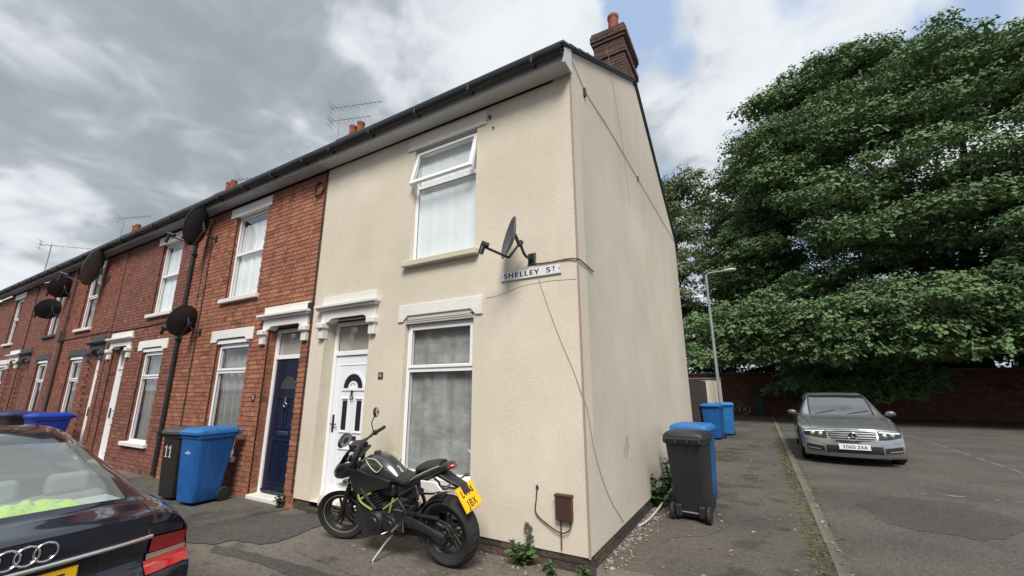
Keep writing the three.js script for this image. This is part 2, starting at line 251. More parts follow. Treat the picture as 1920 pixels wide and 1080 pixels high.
function makeWindow(house, o) {
  const { x0, x1, y0, y1, z = -0.09, tr, open = 0, sillM = M.stone, sillW = 0.09, sillH = 0.075, lace = M.netCurtain, topSash = true, lowSash = false, curtainTop = 1, sillOut = 0.07, wave = 0.018, hang = 0.13 } = o;
  const w = sub('window', house), fw = 0.052, D = 0.07, F = [...bars(x0, x1, y0, y1, z - D, z, fw), rb(x0 + fw - 0.002, x1 - fw + 0.002, tr - 0.03, tr + 0.03, z - D, z, 0.006)], S = [];
  const ax = x0 + fw, bx_ = x1 - fw, top0 = tr + 0.03, top1 = y1 - fw, low0 = y0 + fw, low1 = tr - 0.03;
  let pt, sashG = null;
  if (open) {
    const sw = 0.055, ox0 = x0 + 0.012, ox1 = x1 - 0.012, oy0 = tr - 0.02, oy1 = y1 - 0.012, parts = merge(bars(ox0, ox1, oy0, oy1, z - 0.03, z + 0.02, sw)), se = merge(seals(ox0 + sw - 0.003, ox1 - sw + 0.003, oy0 + sw - 0.003, oy1 - sw + 0.003, z + 0.012));
    pt = paneGeo(ox0 + sw, ox1 - sw, oy0 + sw, oy1 - sw, z);
    for (const g of [parts, se, pt]) { g.translate(0, -oy1, -z); g.rotateX(-open); g.translate(0, oy1, z + 0.01); }
    sashG = parts; S.push(se);
    S.push(...seals(ax - 0.004, bx_ + 0.004, top0 - 0.004, top1 + 0.004, z - 0.01, 0.012));
  } else if (topSash) {
    const sw = 0.042; F.push(...bars(ax - 0.012, bx_ + 0.012, top0 - 0.012, top1 + 0.012, z - 0.03, z + 0.016, sw)); S.push(...seals(ax + 0.027, bx_ - 0.027, top0 + 0.027, top1 - 0.027, z + 0.004));
    pt = paneGeo(ax + 0.03, bx_ - 0.03, top0 + 0.03, top1 - 0.03, z - 0.02);
  } else { S.push(...seals(ax - 0.002, bx_ + 0.002, top0 - 0.002, top1 + 0.002, z - 0.012)); pt = paneGeo(ax, bx_, top0, top1, z - 0.02); }
  if (lowSash) { const sw = 0.042; F.push(...bars(ax - 0.012, bx_ + 0.012, low0 - 0.012, low1 + 0.012, z - 0.03, z + 0.016, sw)); }
  const lo = lowSash ? 0.03 : 0; S.push(...seals(ax + lo - 0.002, bx_ - lo + 0.002, low0 + lo - 0.002, low1 - lo + 0.002, z - 0.012));
  mesh('frame', merge(F), M.upvc, w); if (sashG) mesh('opening_sash', sashG, M.upvc, w);
  mesh('glazing_seal', merge(S), M.gasket, w);
  mesh('pane', pt, M.glass, w); mesh('pane', paneGeo(ax + lo, bx_ - lo, low0 + lo, low1 - lo, z - 0.02), M.glass, w);
  if (lace) mesh('curtain', curtain(x0 + 0.03, x1 - 0.03, y0 + 0.03, mix(y0, y1, curtainTop) - 0.03, z - hang, wave), lace, w);
  if (sillM) mesh('sill', rb(x0 - sillW, x1 + sillW, y0 - sillH, y0 + 0.004, -0.12, sillOut, 0.012), sillM, w);
  return w;
}
function flatLintel(house, x0, x1, y0, y1, mat, out = 0.022) {
  mesh('lintel', poly([[x0, y0], [x0, y1], [x1, y1], [x1, y0]].reverse(), 0.1, out, 0.006), mat, house);
}
function shoulderLintel(house, x0, x1, yb, yt, leg, rise, mat, out = 0.022) {   // ends drop lower than the chamfered middle
  mesh('lintel', poly([[x0, yb], [x0 + leg, yb], [x0 + leg + rise, yb + rise], [x1 - leg - rise, yb + rise], [x1 - leg, yb], [x1, yb], [x1, yt], [x0, yt]], 0.12, out, 0.006), mat, house);
}
function doorSurround(house, a, b, mat) {                 // a, b: outer ends of the lintel over the door
  const s = sub('door_surround', house);
  mesh('frieze', poly([[a, 2.835], [b, 2.835], [b, 2.965], [a, 2.965]], 0.12, 0.035, 0.006), mat, s);
  mesh('cornice', merge(rb(a - 0.09, b + 0.055, 2.79, 2.832, -0.05, 0.12, 0.008), rb(a - 0.07, b + 0.035, 2.757, 2.793, -0.05, 0.085, 0.008)), mat, s);
  const m = (a + b) / 2; mesh('lintel', poly([[a, 2.58], [a + 0.16, 2.58], [a + 0.24, 2.63], [b - 0.24, 2.63], [b - 0.16, 2.58], [b, 2.58], [b, 2.755], [a, 2.755]], 0.14, 0.03, 0.006), mat, s);
  for (const [p, q] of [[a - 0.04, a + 0.11], [b - 0.11, b + 0.04]]) { mesh('corbel', merge(rb(p, q, 2.49, 2.578, -0.05, 0.10, 0.02, 3), rb(p + 0.02, q - 0.02, 2.34, 2.492, -0.05, 0.06, 0.012)), mat, s); }
}
function makeDoor(house, x0, x1, o) {                        // opening x0..x1, door set back in it
  const { leaf, z = -0.2, style = 'panel', fan = true, frameM = M.upvc, step = true, stepM = M.stone } = o, d = sub('door', house), fw = 0.06, top = 2.60, lt = fan ? 2.10 : 2.5, y0 = 0.06;
  mesh('frame', merge(rb(x0, x0 + fw, y0, top, z - 0.07, z + 0.02, 0.006), rb(x1 - fw, x1, y0, top, z - 0.07, z + 0.02, 0.006), rb(x0 + fw, x1 - fw, lt, lt + 0.07, z - 0.07, z + 0.02, 0.006), rb(x0 + fw, x1 - fw, top - 0.06, top, z - 0.07, z + 0.02, 0.006)), frameM, d);
  if (fan) { mesh('fanlight', paneGeo(x0 + fw, x1 - fw, lt + 0.07, top - 0.06, z - 0.03), M.glass, d); mesh('glazing_seal', merge(seals(x0 + fw, x1 - fw, lt + 0.07, top - 0.06, z - 0.02, 0.009)), M.gasket, d); mesh('blind', bx(x0 + fw, x1 - fw, lt + 0.07, top - 0.06, z - 0.065, z - 0.05), M.darkRoom, d); }
  if (step) mesh('doorstep', rb(x0 + 0.002, x1 - 0.002, 0, 0.062, z - 0.08, 0.02, 0.012), stepM, d);
  const a = x0 + fw + 0.004, b = x1 - fw - 0.004, c = (a + b) / 2, f = z - 0.004, yb = y0 + 0.012, yt = lt - 0.006;
  mesh('leaf', rb(a, b, yb, yt, f - 0.05, f, 0.006), leaf, d);
  const frameRing = (p, q, r, s, w = 0.022, dz = 0.014) => merge(bars(p, q, r, s, f - 0.004, f + dz, w, 0.006));
  if (style === 'arch') {
    const ring = (r0, r1, y, dz, k0 = 0) => { const s = new THREE.Shape(); s.absarc(c, y, r1, 0, Math.PI, false); s.lineTo(c - r0, y); s.absarc(c, y, r0, Math.PI, 0, true); const g = new THREE.ExtrudeGeometry(s, { depth: dz, bevelEnabled: false, curveSegments: 24 }); g.translate(0, 0, f - 0.002 + k0); return g; };
    mesh('moulding', merge(ring(0.20, 0.235, 1.63, 0.014), ring(0.07, 0.10, 1.63, 0.012), bx(c - 0.235, c + 0.235, 1.595, 1.63, f - 0.002, f + 0.013), frameRing(a + 0.07, b - 0.07, 0.2, 1.97, 0.016, 0.008), frameRing(c - 0.235, c - 0.06, 1.02, 1.5), frameRing(c + 0.06, c + 0.235, 1.02, 1.5), frameRing(c - 0.235, c + 0.235, 0.26, 0.82)), leaf, d);
    mesh('glazed_arch', ring(0.10, 0.20, 1.63, 0.006), M.black, d);
    mesh('slim_pane', bx(c - 0.195, c - 0.10, 1.06, 1.46, f - 0.002, f + 0.006), M.black, d); mesh('slim_pane', bx(c + 0.10, c + 0.195, 1.06, 1.46, f - 0.002, f + 0.006), M.black, d);
    mesh('letterbox', rb(c - 0.14, c + 0.14, 0.93, 0.985, f - 0.002, f + 0.014, 0.006), M.blackMatt, d);
    mesh('knocker', merge(rod([c, 1.60, f + 0.02], [c, 1.53, f + 0.025], 0.014), new THREE.TorusGeometry(0.03, 0.007, 6, 14).translate(c, 1.50, f + 0.024)), M.darkMetal, d);
    mesh('handle', merge(rb(a + 0.025, a + 0.065, 1.02, 1.26, f, f + 0.012, 0.005), rb(a + 0.03, a + 0.15, 1.12, 1.14, f + 0.03, f + 0.05, 0.008), rod([a + 0.045, 1.13, f], [a + 0.045, 1.13, f + 0.04], 0.009)), M.darkMetal, d);
  } else if (style === 'navy') {
    const s = new THREE.Shape(); s.absarc(c, 1.62, 0.2, 0, Math.PI, false); s.closePath(); const g = new THREE.ExtrudeGeometry(s, { depth: 0.007, bevelEnabled: false, curveSegments: 24 }); g.translate(0, 0, f - 0.001);
    mesh('glazed_arch', g, phy([0.05, 0.055, 0.06], 0.06), d);
    mesh('moulding', merge(frameRing(c - 0.25, c - 0.03, 1.02, 1.5), frameRing(c + 0.03, c + 0.25, 1.02, 1.5), frameRing(c - 0.25, c - 0.03, 0.22, 0.86), frameRing(c + 0.03, c + 0.25, 0.22, 0.86)), leaf, d);
    mesh('letterbox', rb(c - 0.13, c + 0.13, 0.92, 0.98, f - 0.002, f + 0.014, 0.006), M.steel, d);
    mesh('knocker', merge(rod([c, 1.50, f + 0.02], [c, 1.42, f + 0.025], 0.016), new THREE.TorusGeometry(0.035, 0.009, 6, 14).translate(c, 1.38, f + 0.024)), M.steel, d);
    mesh('handle', merge(rb(b - 0.07, b - 0.03, 0.98, 1.2, f, f + 0.012, 0.005), rb(b - 0.15, b - 0.035, 1.08, 1.10, f + 0.03, f + 0.05, 0.008)), M.steel, d);
    mesh('weather_bar', rb(a + 0.02, b - 0.02, yb + 0.02, yb + 0.06, f - 0.002, f + 0.03, 0.008), leaf, d);
  } else {
    mesh('moulding', merge(frameRing(c - 0.24, c - 0.03, 1.15, 1.95), frameRing(c + 0.03, c + 0.24, 1.15, 1.95), frameRing(c - 0.24, c - 0.03, 0.22, 0.86), frameRing(c + 0.03, c + 0.24, 0.22, 0.86)), leaf, d);
    mesh('letterbox', rb(c - 0.12, c + 0.12, 0.96, 1.01, f - 0.002, f + 0.014, 0.006), M.darkMetal, d);
    mesh('handle', rb(a + 0.03, a + 0.06, 0.98, 1.2, f, f + 0.03, 0.005), M.darkMetal, d);
  }
  return d;
}
const roofY = (z) => z > RIDGE_Z ? mix(5.40, 7.80, (0.30 - z) / (0.30 - RIDGE_Z)) : mix(5.30, 7.80, (DEPTH + 0.2 + z) / (DEPTH + 0.2 + RIDGE_Z));
function eaves(house, x0, x1, soffitM) {
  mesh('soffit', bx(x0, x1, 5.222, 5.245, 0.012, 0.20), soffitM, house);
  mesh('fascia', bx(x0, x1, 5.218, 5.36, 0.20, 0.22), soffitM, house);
  const s = []; for (let k = 0; k <= 10; k++) { const a = Math.PI + k / 10 * Math.PI; s.push([Math.cos(a) * 0.06, Math.sin(a) * 0.095]); }
  const mk = (r) => s.map(([a, b]) => [a * r, b * r]); const prof = [...mk(1), ...mk(0.9).reverse()];
  const sec = (x) => prof.map(([a, b]) => V3(x, 5.375 + b, 0.284 + a)); mesh('gutter', merge(loft([sec(x0), sec(x1)], true, true)), M.gutter, house);
  const br = []; for (let x = x0 + 0.4; x < x1; x += 0.9) br.push(rb(x - 0.015, x + 0.015, 5.272, 5.375, 0.219, 0.348, 0.004)); mesh('gutter_bracket', merge(br), M.gutter, house);
}
function roofGeo(x0, x1) {
  const g = []; const n = 13;
  for (const [za, zb] of [[0.30, RIDGE_Z], [-DEPTH - 0.2, RIDGE_Z]]) for (let k = 0; k < n; k++) {
    const t0 = k / n - (k ? 0.02 : 0), t1 = (k + 1) / n, z0 = mix(za, zb, t0), z1 = mix(za, zb, t1), y0 = roofY(z0) + 0.03, y1 = roofY(z1 + (za > zb ? 0.001 : -0.001)) + 0.008, th = 0.028, q = [[y0, z0], [y1, z1], [y1 - th, z1], [y0 - th, z0]];
    g.push(loft([q.map(([y, z]) => V3(x0, y, z)), q.map(([y, z]) => V3(x1, y, z))], true, true));
  }
  const m = merge(g); const p = m.attributes.position, u = m.attributes.uv; for (let i = 0; i < p.count; i++) u.setXY(i, p.getX(i), p.getZ(i)); m.computeVertexNormals(); return m;
}
function ridge(x0, x1, house, mat) { for (let x = x0; x < x1 - 0.05; x += 0.45) { const e = Math.min(x + 0.45, x1), g = new THREE.CylinderGeometry(0.12, 0.12, e - x - 0.01, 12, 1, true, -Math.PI / 2, Math.PI); g.rotateX(0); g.rotateZ(Math.PI / 2); g.rotateX(0); g.translate((x + e) / 2, 7.77, RIDGE_Z); mesh('ridge_tile', g, mat, house); } }
function shell(house, x0, x1, left, right) {
  mesh('rear_wall', bx(x0, x1, 0, 5.25, -DEPTH, -DEPTH + 0.22), M.mortar, house);
  mesh('upper_floor', bx(x0 + 0.06, x1 - 0.06, 2.72, 2.95, -DEPTH + 0.22, -0.26), M.darkRoom, house); mesh('ceiling', bx(x0 + 0.06, x1 - 0.06, 5.0, 5.1, -DEPTH + 0.22, -0.26), M.darkRoom, house);
  const gab = (x) => { const g = poly([[0, 0], [DEPTH, 0], [DEPTH, 5.2], [-RIDGE_Z, 7.7], [0, 5.5]], 0.05, 0.025); g.rotateY(Math.PI / 2); g.translate(x, 0, 0); return g; };
  if (left) mesh('party_wall', gab(x0 + 0.03).translate(0, 0, -0.26).scale(1, 1, 0.96), M.mortar, house);
}
// brick tones, linear
const redBrick = [[0.43, 0.175, 0.105], [0.39, 0.152, 0.092], [0.46, 0.20, 0.122], [0.34, 0.13, 0.083], [0.26, 0.105, 0.074]];
const plumBrick = [[0.30, 0.118, 0.085], [0.27, 0.102, 0.076], [0.33, 0.134, 0.095], [0.23, 0.088, 0.068], [0.17, 0.072, 0.06]];

function stack(house, x0, x1, z0, z1, yb, yt, pots, single, tones, seed) {   // chimney
  const c = sub('chimney', house), R = rng(seed), cores = [bx(x0 + 0.008, x1 - 0.008, yb, yt, z0 + 0.008, z1 - 0.008)];
  const pile = new Pile(); const mats = tones.map((t) => std(t, 0.92, { map: T.brick, bumpMap: T.grain, bumpScale: 0.004 })), geos = new Map(); let made = 0;
  const rows = Math.round((yt - yb) / 0.075);
  for (let r = 0; r < rows; r++) {
    const fromTop = rows - 1 - r, out = fromTop === 0 ? 0.03 : fromTop <= 2 ? 0.055 : fromTop === 3 ? 0.03 : fromTop === 7 || fromTop === 8 ? 0.03 : 0;
    const X0 = x0 - out, X1 = x1 + out, Z0 = z0 - out, Z1 = z1 + out, y = yb + r * 0.075;
    if (out) cores.push(bx(X0 + 0.01, X1 - 0.01, y - 0.004, y + 0.069, Z0 + 0.01, Z1 - 0.01));
    for (const [ax, L, fx] of [['x', X1 - X0, 1], ['z', Z1 - Z0, 1], ['x', X1 - X0, 0], ['z', Z1 - Z0, 0]]) {
      const n = Math.max(2, Math.round(L / 0.225)), w = L / n; let s = (r % 2) ? -w / 2 : 0; 
      for (; s < L - 0.02; s += w) {
        const a = Math.max(0, s) + 0.005, b = Math.min(L, s + w) - 0.005; if (b - a < 0.03) continue;
        const t = Math.floor(R() * R() * tones.length), d = R() * 0.005;
        const front = fx && single && made < 300;
        const bxs = ax === 'x' ? [X0 + a, X0 + b, y, y + 0.065, fx ? Z1 - 0.04 : Z0 - d, fx ? Z1 + d : Z0 + 0.04] : [fx ? X1 - 0.04 : X0 - d, fx ? X1 + d : X0 + 0.04, y, y + 0.065, Z0 + a, Z0 + b];
        if (front) { const key = bxs.map((v, i) => i % 2 ? (v - bxs[i - 1]).toFixed(3) : '').join(); const cx = (bxs[0] + bxs[1]) / 2, cy = (bxs[2] + bxs[3]) / 2, cz = (bxs[4] + bxs[5]) / 2; if (!geos.has(key)) geos.set(key, bx(bxs[0] - cx, bxs[1] - cx, bxs[2] - cy, bxs[3] - cy, bxs[4] - cz, bxs[5] - cz)); const m = mesh('brick', geos.get(key), mats[t], c); m.position.set(cx, cy, cz); made++; } else pile.box(...bxs, tones[t], true);
      }
    }
  }
  mesh('core', merge(cores), M.plinth, c); if (pile.p.length) { const m = mesh('brickwork', pile.geo(), M.brickV, c); m.userData.kind = 'stuff'; }
  mesh('flaunching', (() => { const g = new THREE.CylinderGeometry(0.55, 1, 0.1, 4, 1); g.rotateY(Math.PI / 4); g.scale((x1 - x0) / 1.42, 1, (z1 - z0) / 1.42); g.translate((x0 + x1) / 2, yt + 0.045, (z0 + z1) / 2); return g; })(), M.plinth, c);
  for (const [px, pz, h, r] of pots) { const pr = [[r * 0.95, 0], [r * 0.98, h * 0.1], [r * 0.88, h * 0.82], [r * 0.90, h * 0.86], [r * 1.0, h * 0.88], [r * 1.0, h * 0.98], [r * 0.97, h], [r * 0.8, h], [r * 0.72, h * 0.7], [r * 0.72, 0]]; mesh('chimney_pot', new THREE.LatheGeometry(pr.map(([a, b]) => new THREE.Vector2(a, b)), 20).translate(px, yt + 0.04, pz), M.clay, c); }
  return c;
}

// --- end house, cream render ---
{
  const h = thing('end_terrace_house', 'cream rendered end of terrace house with blank gable wall and white door', 'house', [0, 0, 0]);
  const W = [-2.40, -1.32], door = [-4.02, -3.07];
  const holes = [[W[0], W[1], 0.62, 2.50], [W[0], W[1], 3.25, 4.97], [door[0], door[1], 0.0, 2.63]];
  mesh('front_wall', wallShape(-4.345, -0.23, 0.14, 5.2, [holes[0], holes[1], [door[0], door[1], 0.141, 2.63]], 0.25, 0.0), M.cream, h);
  mesh('front_corner', bx(-0.2302, 0, 0.14, 5.2, -0.25, 0), M.cream, h);
  // gable: outline in z, y
  const gab = poly([[0.25, 0.14], [DEPTH, 0.14], [DEPTH, roofY(-DEPTH) - 0.04], [-RIDGE_Z, 7.75], [0.25, roofY(-0.25) - 0.04]], 0.22, 0); gab.rotateY(Math.PI / 2);
  mesh('gable_wall', gab, M.creamSide, h);
  const tri = poly([[0, 5.201], [0.2499, 5.201], [0.2499, roofY(-0.25) - 0.04], [0, roofY(0) - 0.04]], 0.22, 0); tri.rotateY(Math.PI / 2); mesh('gable_shoulder', tri, M.creamSide, h);
  const box = poly([[-0.225, 5.21], [0, 5.21], [0, roofY(0) - 0.02], [-0.225, 5.40]], 0.03, 0.03); box.rotateY(Math.PI / 2); mesh('soffit_box_end', box, M.soffit, h);
  // plinth of old bricks below the render
  mesh('plinth', merge(bx(-4.33, door[0], -0.1, 0.139, -0.24, -0.02), bx(door[1], -0.02, -0.1, 0.139, -0.24, -0.02), bx(-0.24, -0.02, -0.1, 0.139, -DEPTH, -0.24)), M.plinth, h);
  const pp = [[0.060, 0.045, 0.04], [0.085, 0.062, 0.052], [0.05, 0.042, 0.04], [0.12, 0.075, 0.058]].map((c) => std(c, 0.95, { map: T.brick, bumpMap: T.grain, bumpScale: 0.005 })), R = rng(5), pg = bx(-0.105, 0.105, -0.031, 0.031, -0.02, 0);
  for (let r = 0; r < 2; r++) {
    for (let x = -3.05 + (r ? 0.11 : 0); x < -0.12; x += 0.222) mesh('brick', pg, pp[Math.floor(R() * 4)], h).position.set(x + 0.1, 0.035 + r * 0.073, -0.012 + R() * 0.006);
    for (let z = -0.13 - (r ? 0.11 : 0); z > -6; z -= 0.222) { const m = mesh('brick', pg, pp[Math.floor(R() * 4)], h); m.rotation.y = Math.PI / 2; m.position.set(-0.012 + R() * 0.006, 0.035 + r * 0.073, z); }
  }
  mesh('render_bead', merge(rb(-0.011, 0.007, 0.13, 5.18, -0.011, 0.007, 0.003)), std([0.33, 0.25, 0.21], 0.8), h);
  makeWindow(h, { x0: W[0], x1: W[1], y0: 0.63, y1: 2.43, z: -0.06, tr: 1.85, lace: M.lace, wave: 0.006, hang: 0.085, sillM: M.stone, sillH: 0.06, sillOut: 0.03, sillW: 0.03 });
  mesh('window_head_board', merge(bx(W[0] + 0.002, W[1] - 0.002, 2.432, 2.455, -0.1, 0.004), bx(W[0] + 0.02, W[1] - 0.02, 2.456, 2.478, -0.1, 0.010), bx(W[0] + 0.05, W[1] - 0.05, 2.479, 2.498, -0.1, 0.015)), std([0.45, 0.42, 0.40], 0.7), h);
  shoulderLintel(h, -2.525, -1.19, 2.462, 2.682, 0.09, 0.075, M.stone);
  makeWindow(h, { x0: W[0], x1: W[1], y0: 3.27, y1: 4.93, z: -0.06, tr: 4.38, open: 0.25, sillM: M.creamTrim, sillW: 0.07, sillOut: 0.085, lace: M.skyTintBlind, wave: 0.003, hang: 0.06 });
  mesh('window_head_board', merge(bx(W[0] + 0.002, W[1] - 0.002, 4.932, 4.969, -0.1, -0.02)), std([0.42, 0.40, 0.38], 0.7), h);
  flatLintel(h, -2.525, -1.17, 4.965, 5.155, std([0.72, 0.69, 0.62], 0.75, { map: T.cream }));
  doorSurround(h, -4.10, -2.95, M.stone);
  makeDoor(h, door[0], door[1], { leaf: phy([0.76, 0.78, 0.84], 0.25), style: 'arch', stepM: M.plinth });
  mesh('number_plaque', (() => { const g = rb(-2.83, -2.745, 1.745, 1.83, 0, 0.012, 0.004); return g; })(), M.darkMetal, h);
  mesh('plaque_number', paneGeo(-2.822, -2.753, 1.753, 1.822, 0.0135), std([1, 1, 1], 0.6, { map: canvasTex(64, 64, (c) => { c.fillStyle = '#4a4c46'; c.fillRect(0, 0, 64, 64); c.fillStyle = '#c9c5ac'; c.font = 'bold 44px serif'; c.textAlign = 'center'; c.fillText('13', 32, 47); }) }), h);
  mesh('roof', roofGeo(-4.34, 0.05), M.slate, h); ridge(-4.34, 0.05, h, M.slate);
  eaves(h, -4.34, 0.028, M.soffit); shell(h, -4.34, -0.22, true, false);
  mesh('verge_mortar', (() => { const g = poly([[-0.28, roofY(0.28) - 0.03], [-RIDGE_Z, 7.74], [DEPTH + 0.18, roofY(-DEPTH - 0.18) - 0.03], [DEPTH + 0.18, roofY(-DEPTH - 0.18) + 0.01], [-RIDGE_Z, 7.80], [-0.28, roofY(0.28) + 0.01]], 0.045, 0.0225); g.rotateY(Math.PI / 2); g.translate(0.012, 0, 0); return g; })(), M.greyPaint, h);
  mesh('rear_gutter', rod([-4.34, 5.24, -DEPTH - 0.2], [0.04, 5.24, -DEPTH - 0.2], 0.06), M.gutter, h);
  mesh('rear_downpipe', rod([-0.05, 0, -DEPTH - 0.06], [-0.05, 5.3, -DEPTH - 0.06], 0.035), M.gutter, h);
  stack(h, -0.66, -0.03, -4.2, -3.2, 6.9, 8.85, [[-0.30, -3.55, 0.58, 0.12], [-0.36, -3.95, 0.3, 0.11]], true, [[0.105, 0.058, 0.046], [0.085, 0.05, 0.043], [0.14, 0.07, 0.05], [0.06, 0.042, 0.04]], 77);
}
// --- brick houses ---
const brickHouses = [
  { n: 'red brick terrace house with navy door and white painted lintels', x1: -4.345, x0: -8.62, d: [-5.5, -4.58], ds: [-5.64, -4.44], w: [-7.13, -6.05], l: [-7.34, -5.94], tones: redBrick, one: 300, leaf: phy([0.008, 0.014, 0.035], 0.25), style: 'navy', sm: M.stone, num: '11' },
  { n: 'plum brick terrace house with white door next to the black downpipe', x1: -8.625, x0: -12.44, d: [-12.05, -11.2], ds: [-12.2, -11.0], w: [-10.33, -9.30], l: [-10.55, -9.13], tones: plumBrick, leaf: phy([0.72, 0.74, 0.78], 0.3), sm: M.stone },
  { n: 'plum brick terrace house with dark grey lintels and a white door', x1: -12.445, x0: -16.0, d: [-13.45, -12.72], ds: [-13.55, -12.62], w: [-15.0, -14.0], l: [-15.15, -13.85], tones: plumBrick.map(([a, b, c]) => [a * 1.12, b * 1.05, c * 0.98]), leaf: phy([0.72, 0.74, 0.78], 0.3), sm: M.greyPaint, upM: M.stone },
  { n: 'brick terrace house with dark lintels and two black dishes outside', x1: -16.005, x0: -20.0, d: [-19.7, -18.95], ds: [-19.8, -18.75], w: [-17.95, -16.9], l: [-18.1, -16.75], tones: plumBrick, leaf: phy([0.5, 0.52, 0.55], 0.3), sm: M.greyPaint, upM: M.greyPaint },
  { n: 'brick terrace house with white lintels near the far end of the row', x1: -20.005, x0: -25.0, d: [-21.1, -20.35], ds: [-21.25, -20.15], w: [-22.6, -21.6], l: [-22.75, -21.4], tones: plumBrick, leaf: phy([0.5, 0.52, 0.55], 0.3), sm: M.stone },
  { n: 'small brick house beyond the far end of the row', x1: -26.2, x0: -31, d: [-30.2, -29.4], ds: [-30.3, -29.2], w: [-28.2, -27.0], l: [-28.4, -26.8], tones: plumBrick, leaf: phy([0.5, 0.52, 0.55], 0.3), sm: M.stone },
];
brickHouses.forEach((o, k) => {
  const h = thing('terrace_house', o.n, 'house'), fine = k < 2;
  const holes = [[o.w[0], o.w[1], 0.55, 2.50], [o.w[0], o.w[1], 3.24, 4.97], [o.d[0], o.d[1], 0.0, 2.63]];
  mesh('front_wall', wallShape(o.x0, o.x1, -0.1, 5.2, [holes[0], holes[1], [o.d[0], o.d[1], -0.05, 2.63]], 0.24, -0.009), M.mortar, h);
  brickFace(h, o.x0, o.x1, 0.0, 5.2, holes, 100 + k * 7, o.tones, o.one || 0);
  makeWindow(h, { x0: o.w[0], x1: o.w[1], y0: 0.56, y1: 2.43, z: -0.07, tr: k === 0 ? 1.93 : 1.88 });
  mesh('window_head_board', bx(o.w[0] + 0.002, o.w[1] - 0.002, 2.432, 2.499, -0.1, -0.01), M.upvc, h);
  shoulderLintel(h, o.l[0], o.l[1], 2.462, 2.682, (o.w[0] - o.l[0]) * 0.9, 0.06, o.sm);
  makeWindow(h, { x0: o.w[0], x1: o.w[1], y0: 3.27, y1: 4.95, z: -0.07, tr: 4.17, lace: k < 2 ? M.skyTintBlind : M.netCurtain, topSash: k > 1, curtainTop: k < 2 ? 0.93 : 1, hang: k < 2 ? 0.08 : 0.13, wave: k < 2 ? 0.008 : 0.018, sillM: o.upM || o.sm });  // blinds of the first two houses added to stand for sky reflection
  flatLintel(h, o.l[0], o.l[1], 4.955, 5.15, o.upM || o.sm);
  doorSurround(h, o.ds[0], o.ds[1], o.sm);
  makeDoor(h, o.d[0], o.d[1], { leaf: o.leaf, style: o.style || 'panel', z: -0.17 });
  if (o.num) { mesh('number_plaque', rb(-5.70, -5.62, 1.44, 1.54, 0, 0.016, 0.004), M.darkMetal, h); mesh('plaque_number', paneGeo(-5.69, -5.63, 1.45, 1.53, 0.018), std([1, 1, 1], 0.6, { map: canvasTex(64, 64, (c) => { c.fillStyle = '#6a5d50'; c.fillRect(0, 0, 64, 64); c.fillStyle = '#ddd6c4'; c.font = 'bold 42px serif'; c.textAlign = 'center'; c.fillText(o.num, 32, 47); }) }), h); }
  mesh('roof', roofGeo(o.x0 - (k >= 4 ? 0.05 : 0), o.x1 + (k === 5 ? 0.05 : 0)), M.slate, h); ridge(o.x0, o.x1, h, M.slate);
  eaves(h, o.x0, o.x1, k ? std([0.28, 0.29, 0.30], 0.6) : std([0.40, 0.41, 0.42], 0.6)); shell(h, o.x0, o.x1, true, true);  // greyer soffit and fascia: shade under the eaves put into the colour
  if (k === 0 || k === 2 || k === 4) { const c = o.x0; stack(h, c - 0.25, c + 0.45, -4.2, -3.2, 7.0, 9.1, [[c - 0.08, -3.6, 0.62, 0.12], [c + 0.28, -3.6, 0.62, 0.12], [c + 0.1, -4.0, 0.5, 0.12]], false, [[0.17, 0.07, 0.05], [0.13, 0.06, 0.05], [0.2, 0.085, 0.055]], 200 + k); }
  if (k >= 4) { const gb = poly([[0.24, 0], [DEPTH, 0], [DEPTH, 5.3], [-RIDGE_Z, 7.74], [0.24, 5.68]], 0.2, 0); gb.rotateY(Math.PI / 2); gb.translate(k === 4 ? o.x0 + 0.2 : o.x1, 0, 0); mesh('gable_wall', gb, std([0.2, 0.08, 0.055], 0.9, { map: T.brick }), h); }
  if (k === 5) h.scale.y = 0.93;
});
// terrace on the far side of the street, mirrored in the panes
for (let k = 0; k < 7; k++) {
  const x0 = -30 + k * 5.2, x1 = x0 + 5.19, z = 13.5, h = thing('terrace_house', 'brick terrace house standing across the street', 'house', [0, 0, 0], 0, 'terrace houses across the street'), t = mix(0.8, 1.15, hash2(k, 3, 9));
  const hs = [[x0 + 2.9, x0 + 4.1, 0.6, 2.4], [x0 + 2.9, x0 + 4.1, 3.2, 4.9], [x0 + 0.8, x0 + 1.7, 0.02, 2.5]];
  mesh('wall', wallShape(x0, x1, -0.1, 5.3, hs, 0.25, z + 0.25), std([0.27 * t, 0.105 * t, 0.07 * t], 0.9, { map: T.brick }), h);
  hs.forEach(([a, b, c, d], i) => { mesh(i < 2 ? 'window' : 'door', merge(bars(a, b, c, d, z + 0.06, z + 0.12, 0.07), i < 2 ? [bx(a, b, (c + d) / 2, (c + d) / 2 + 0.06, z + 0.06, z + 0.12)] : [bx(a, b, c, d, z + 0.1, z + 0.14)]), M.upvc, h); if (i < 2) { mesh('pane', paneGeo(a, b, c, d, z + 0.09), M.glass, h); mesh('curtain', bx(a, b, c, d, z + 0.2, z + 0.21), M.netCurtain, h); } });
  mesh('lintel', merge(bx(x0 + 2.8, x0 + 4.2, 2.4, 2.6, z - 0.02, z + 0.1), bx(x0 + 2.8, x0 + 4.2, 4.9, 5.1, z - 0.02, z + 0.1), bx(x0 + 0.7, x0 + 1.8, 2.5, 2.75, z - 0.02, z + 0.1)), M.stone, h);
  mesh('roof', loft([[x0, x0], [x1, x1]].map(([x]) => [V3(x, 5.25, z - 0.3), V3(x, 7.6, z + 3.7), V3(x, 5.25, z + 7.5)]), true, true), M.slate, h);
  mesh('rear_wall', bx(x0, x1, -0.1, 5.3, z + 7, z + 7.2), M.mortar, h);
}
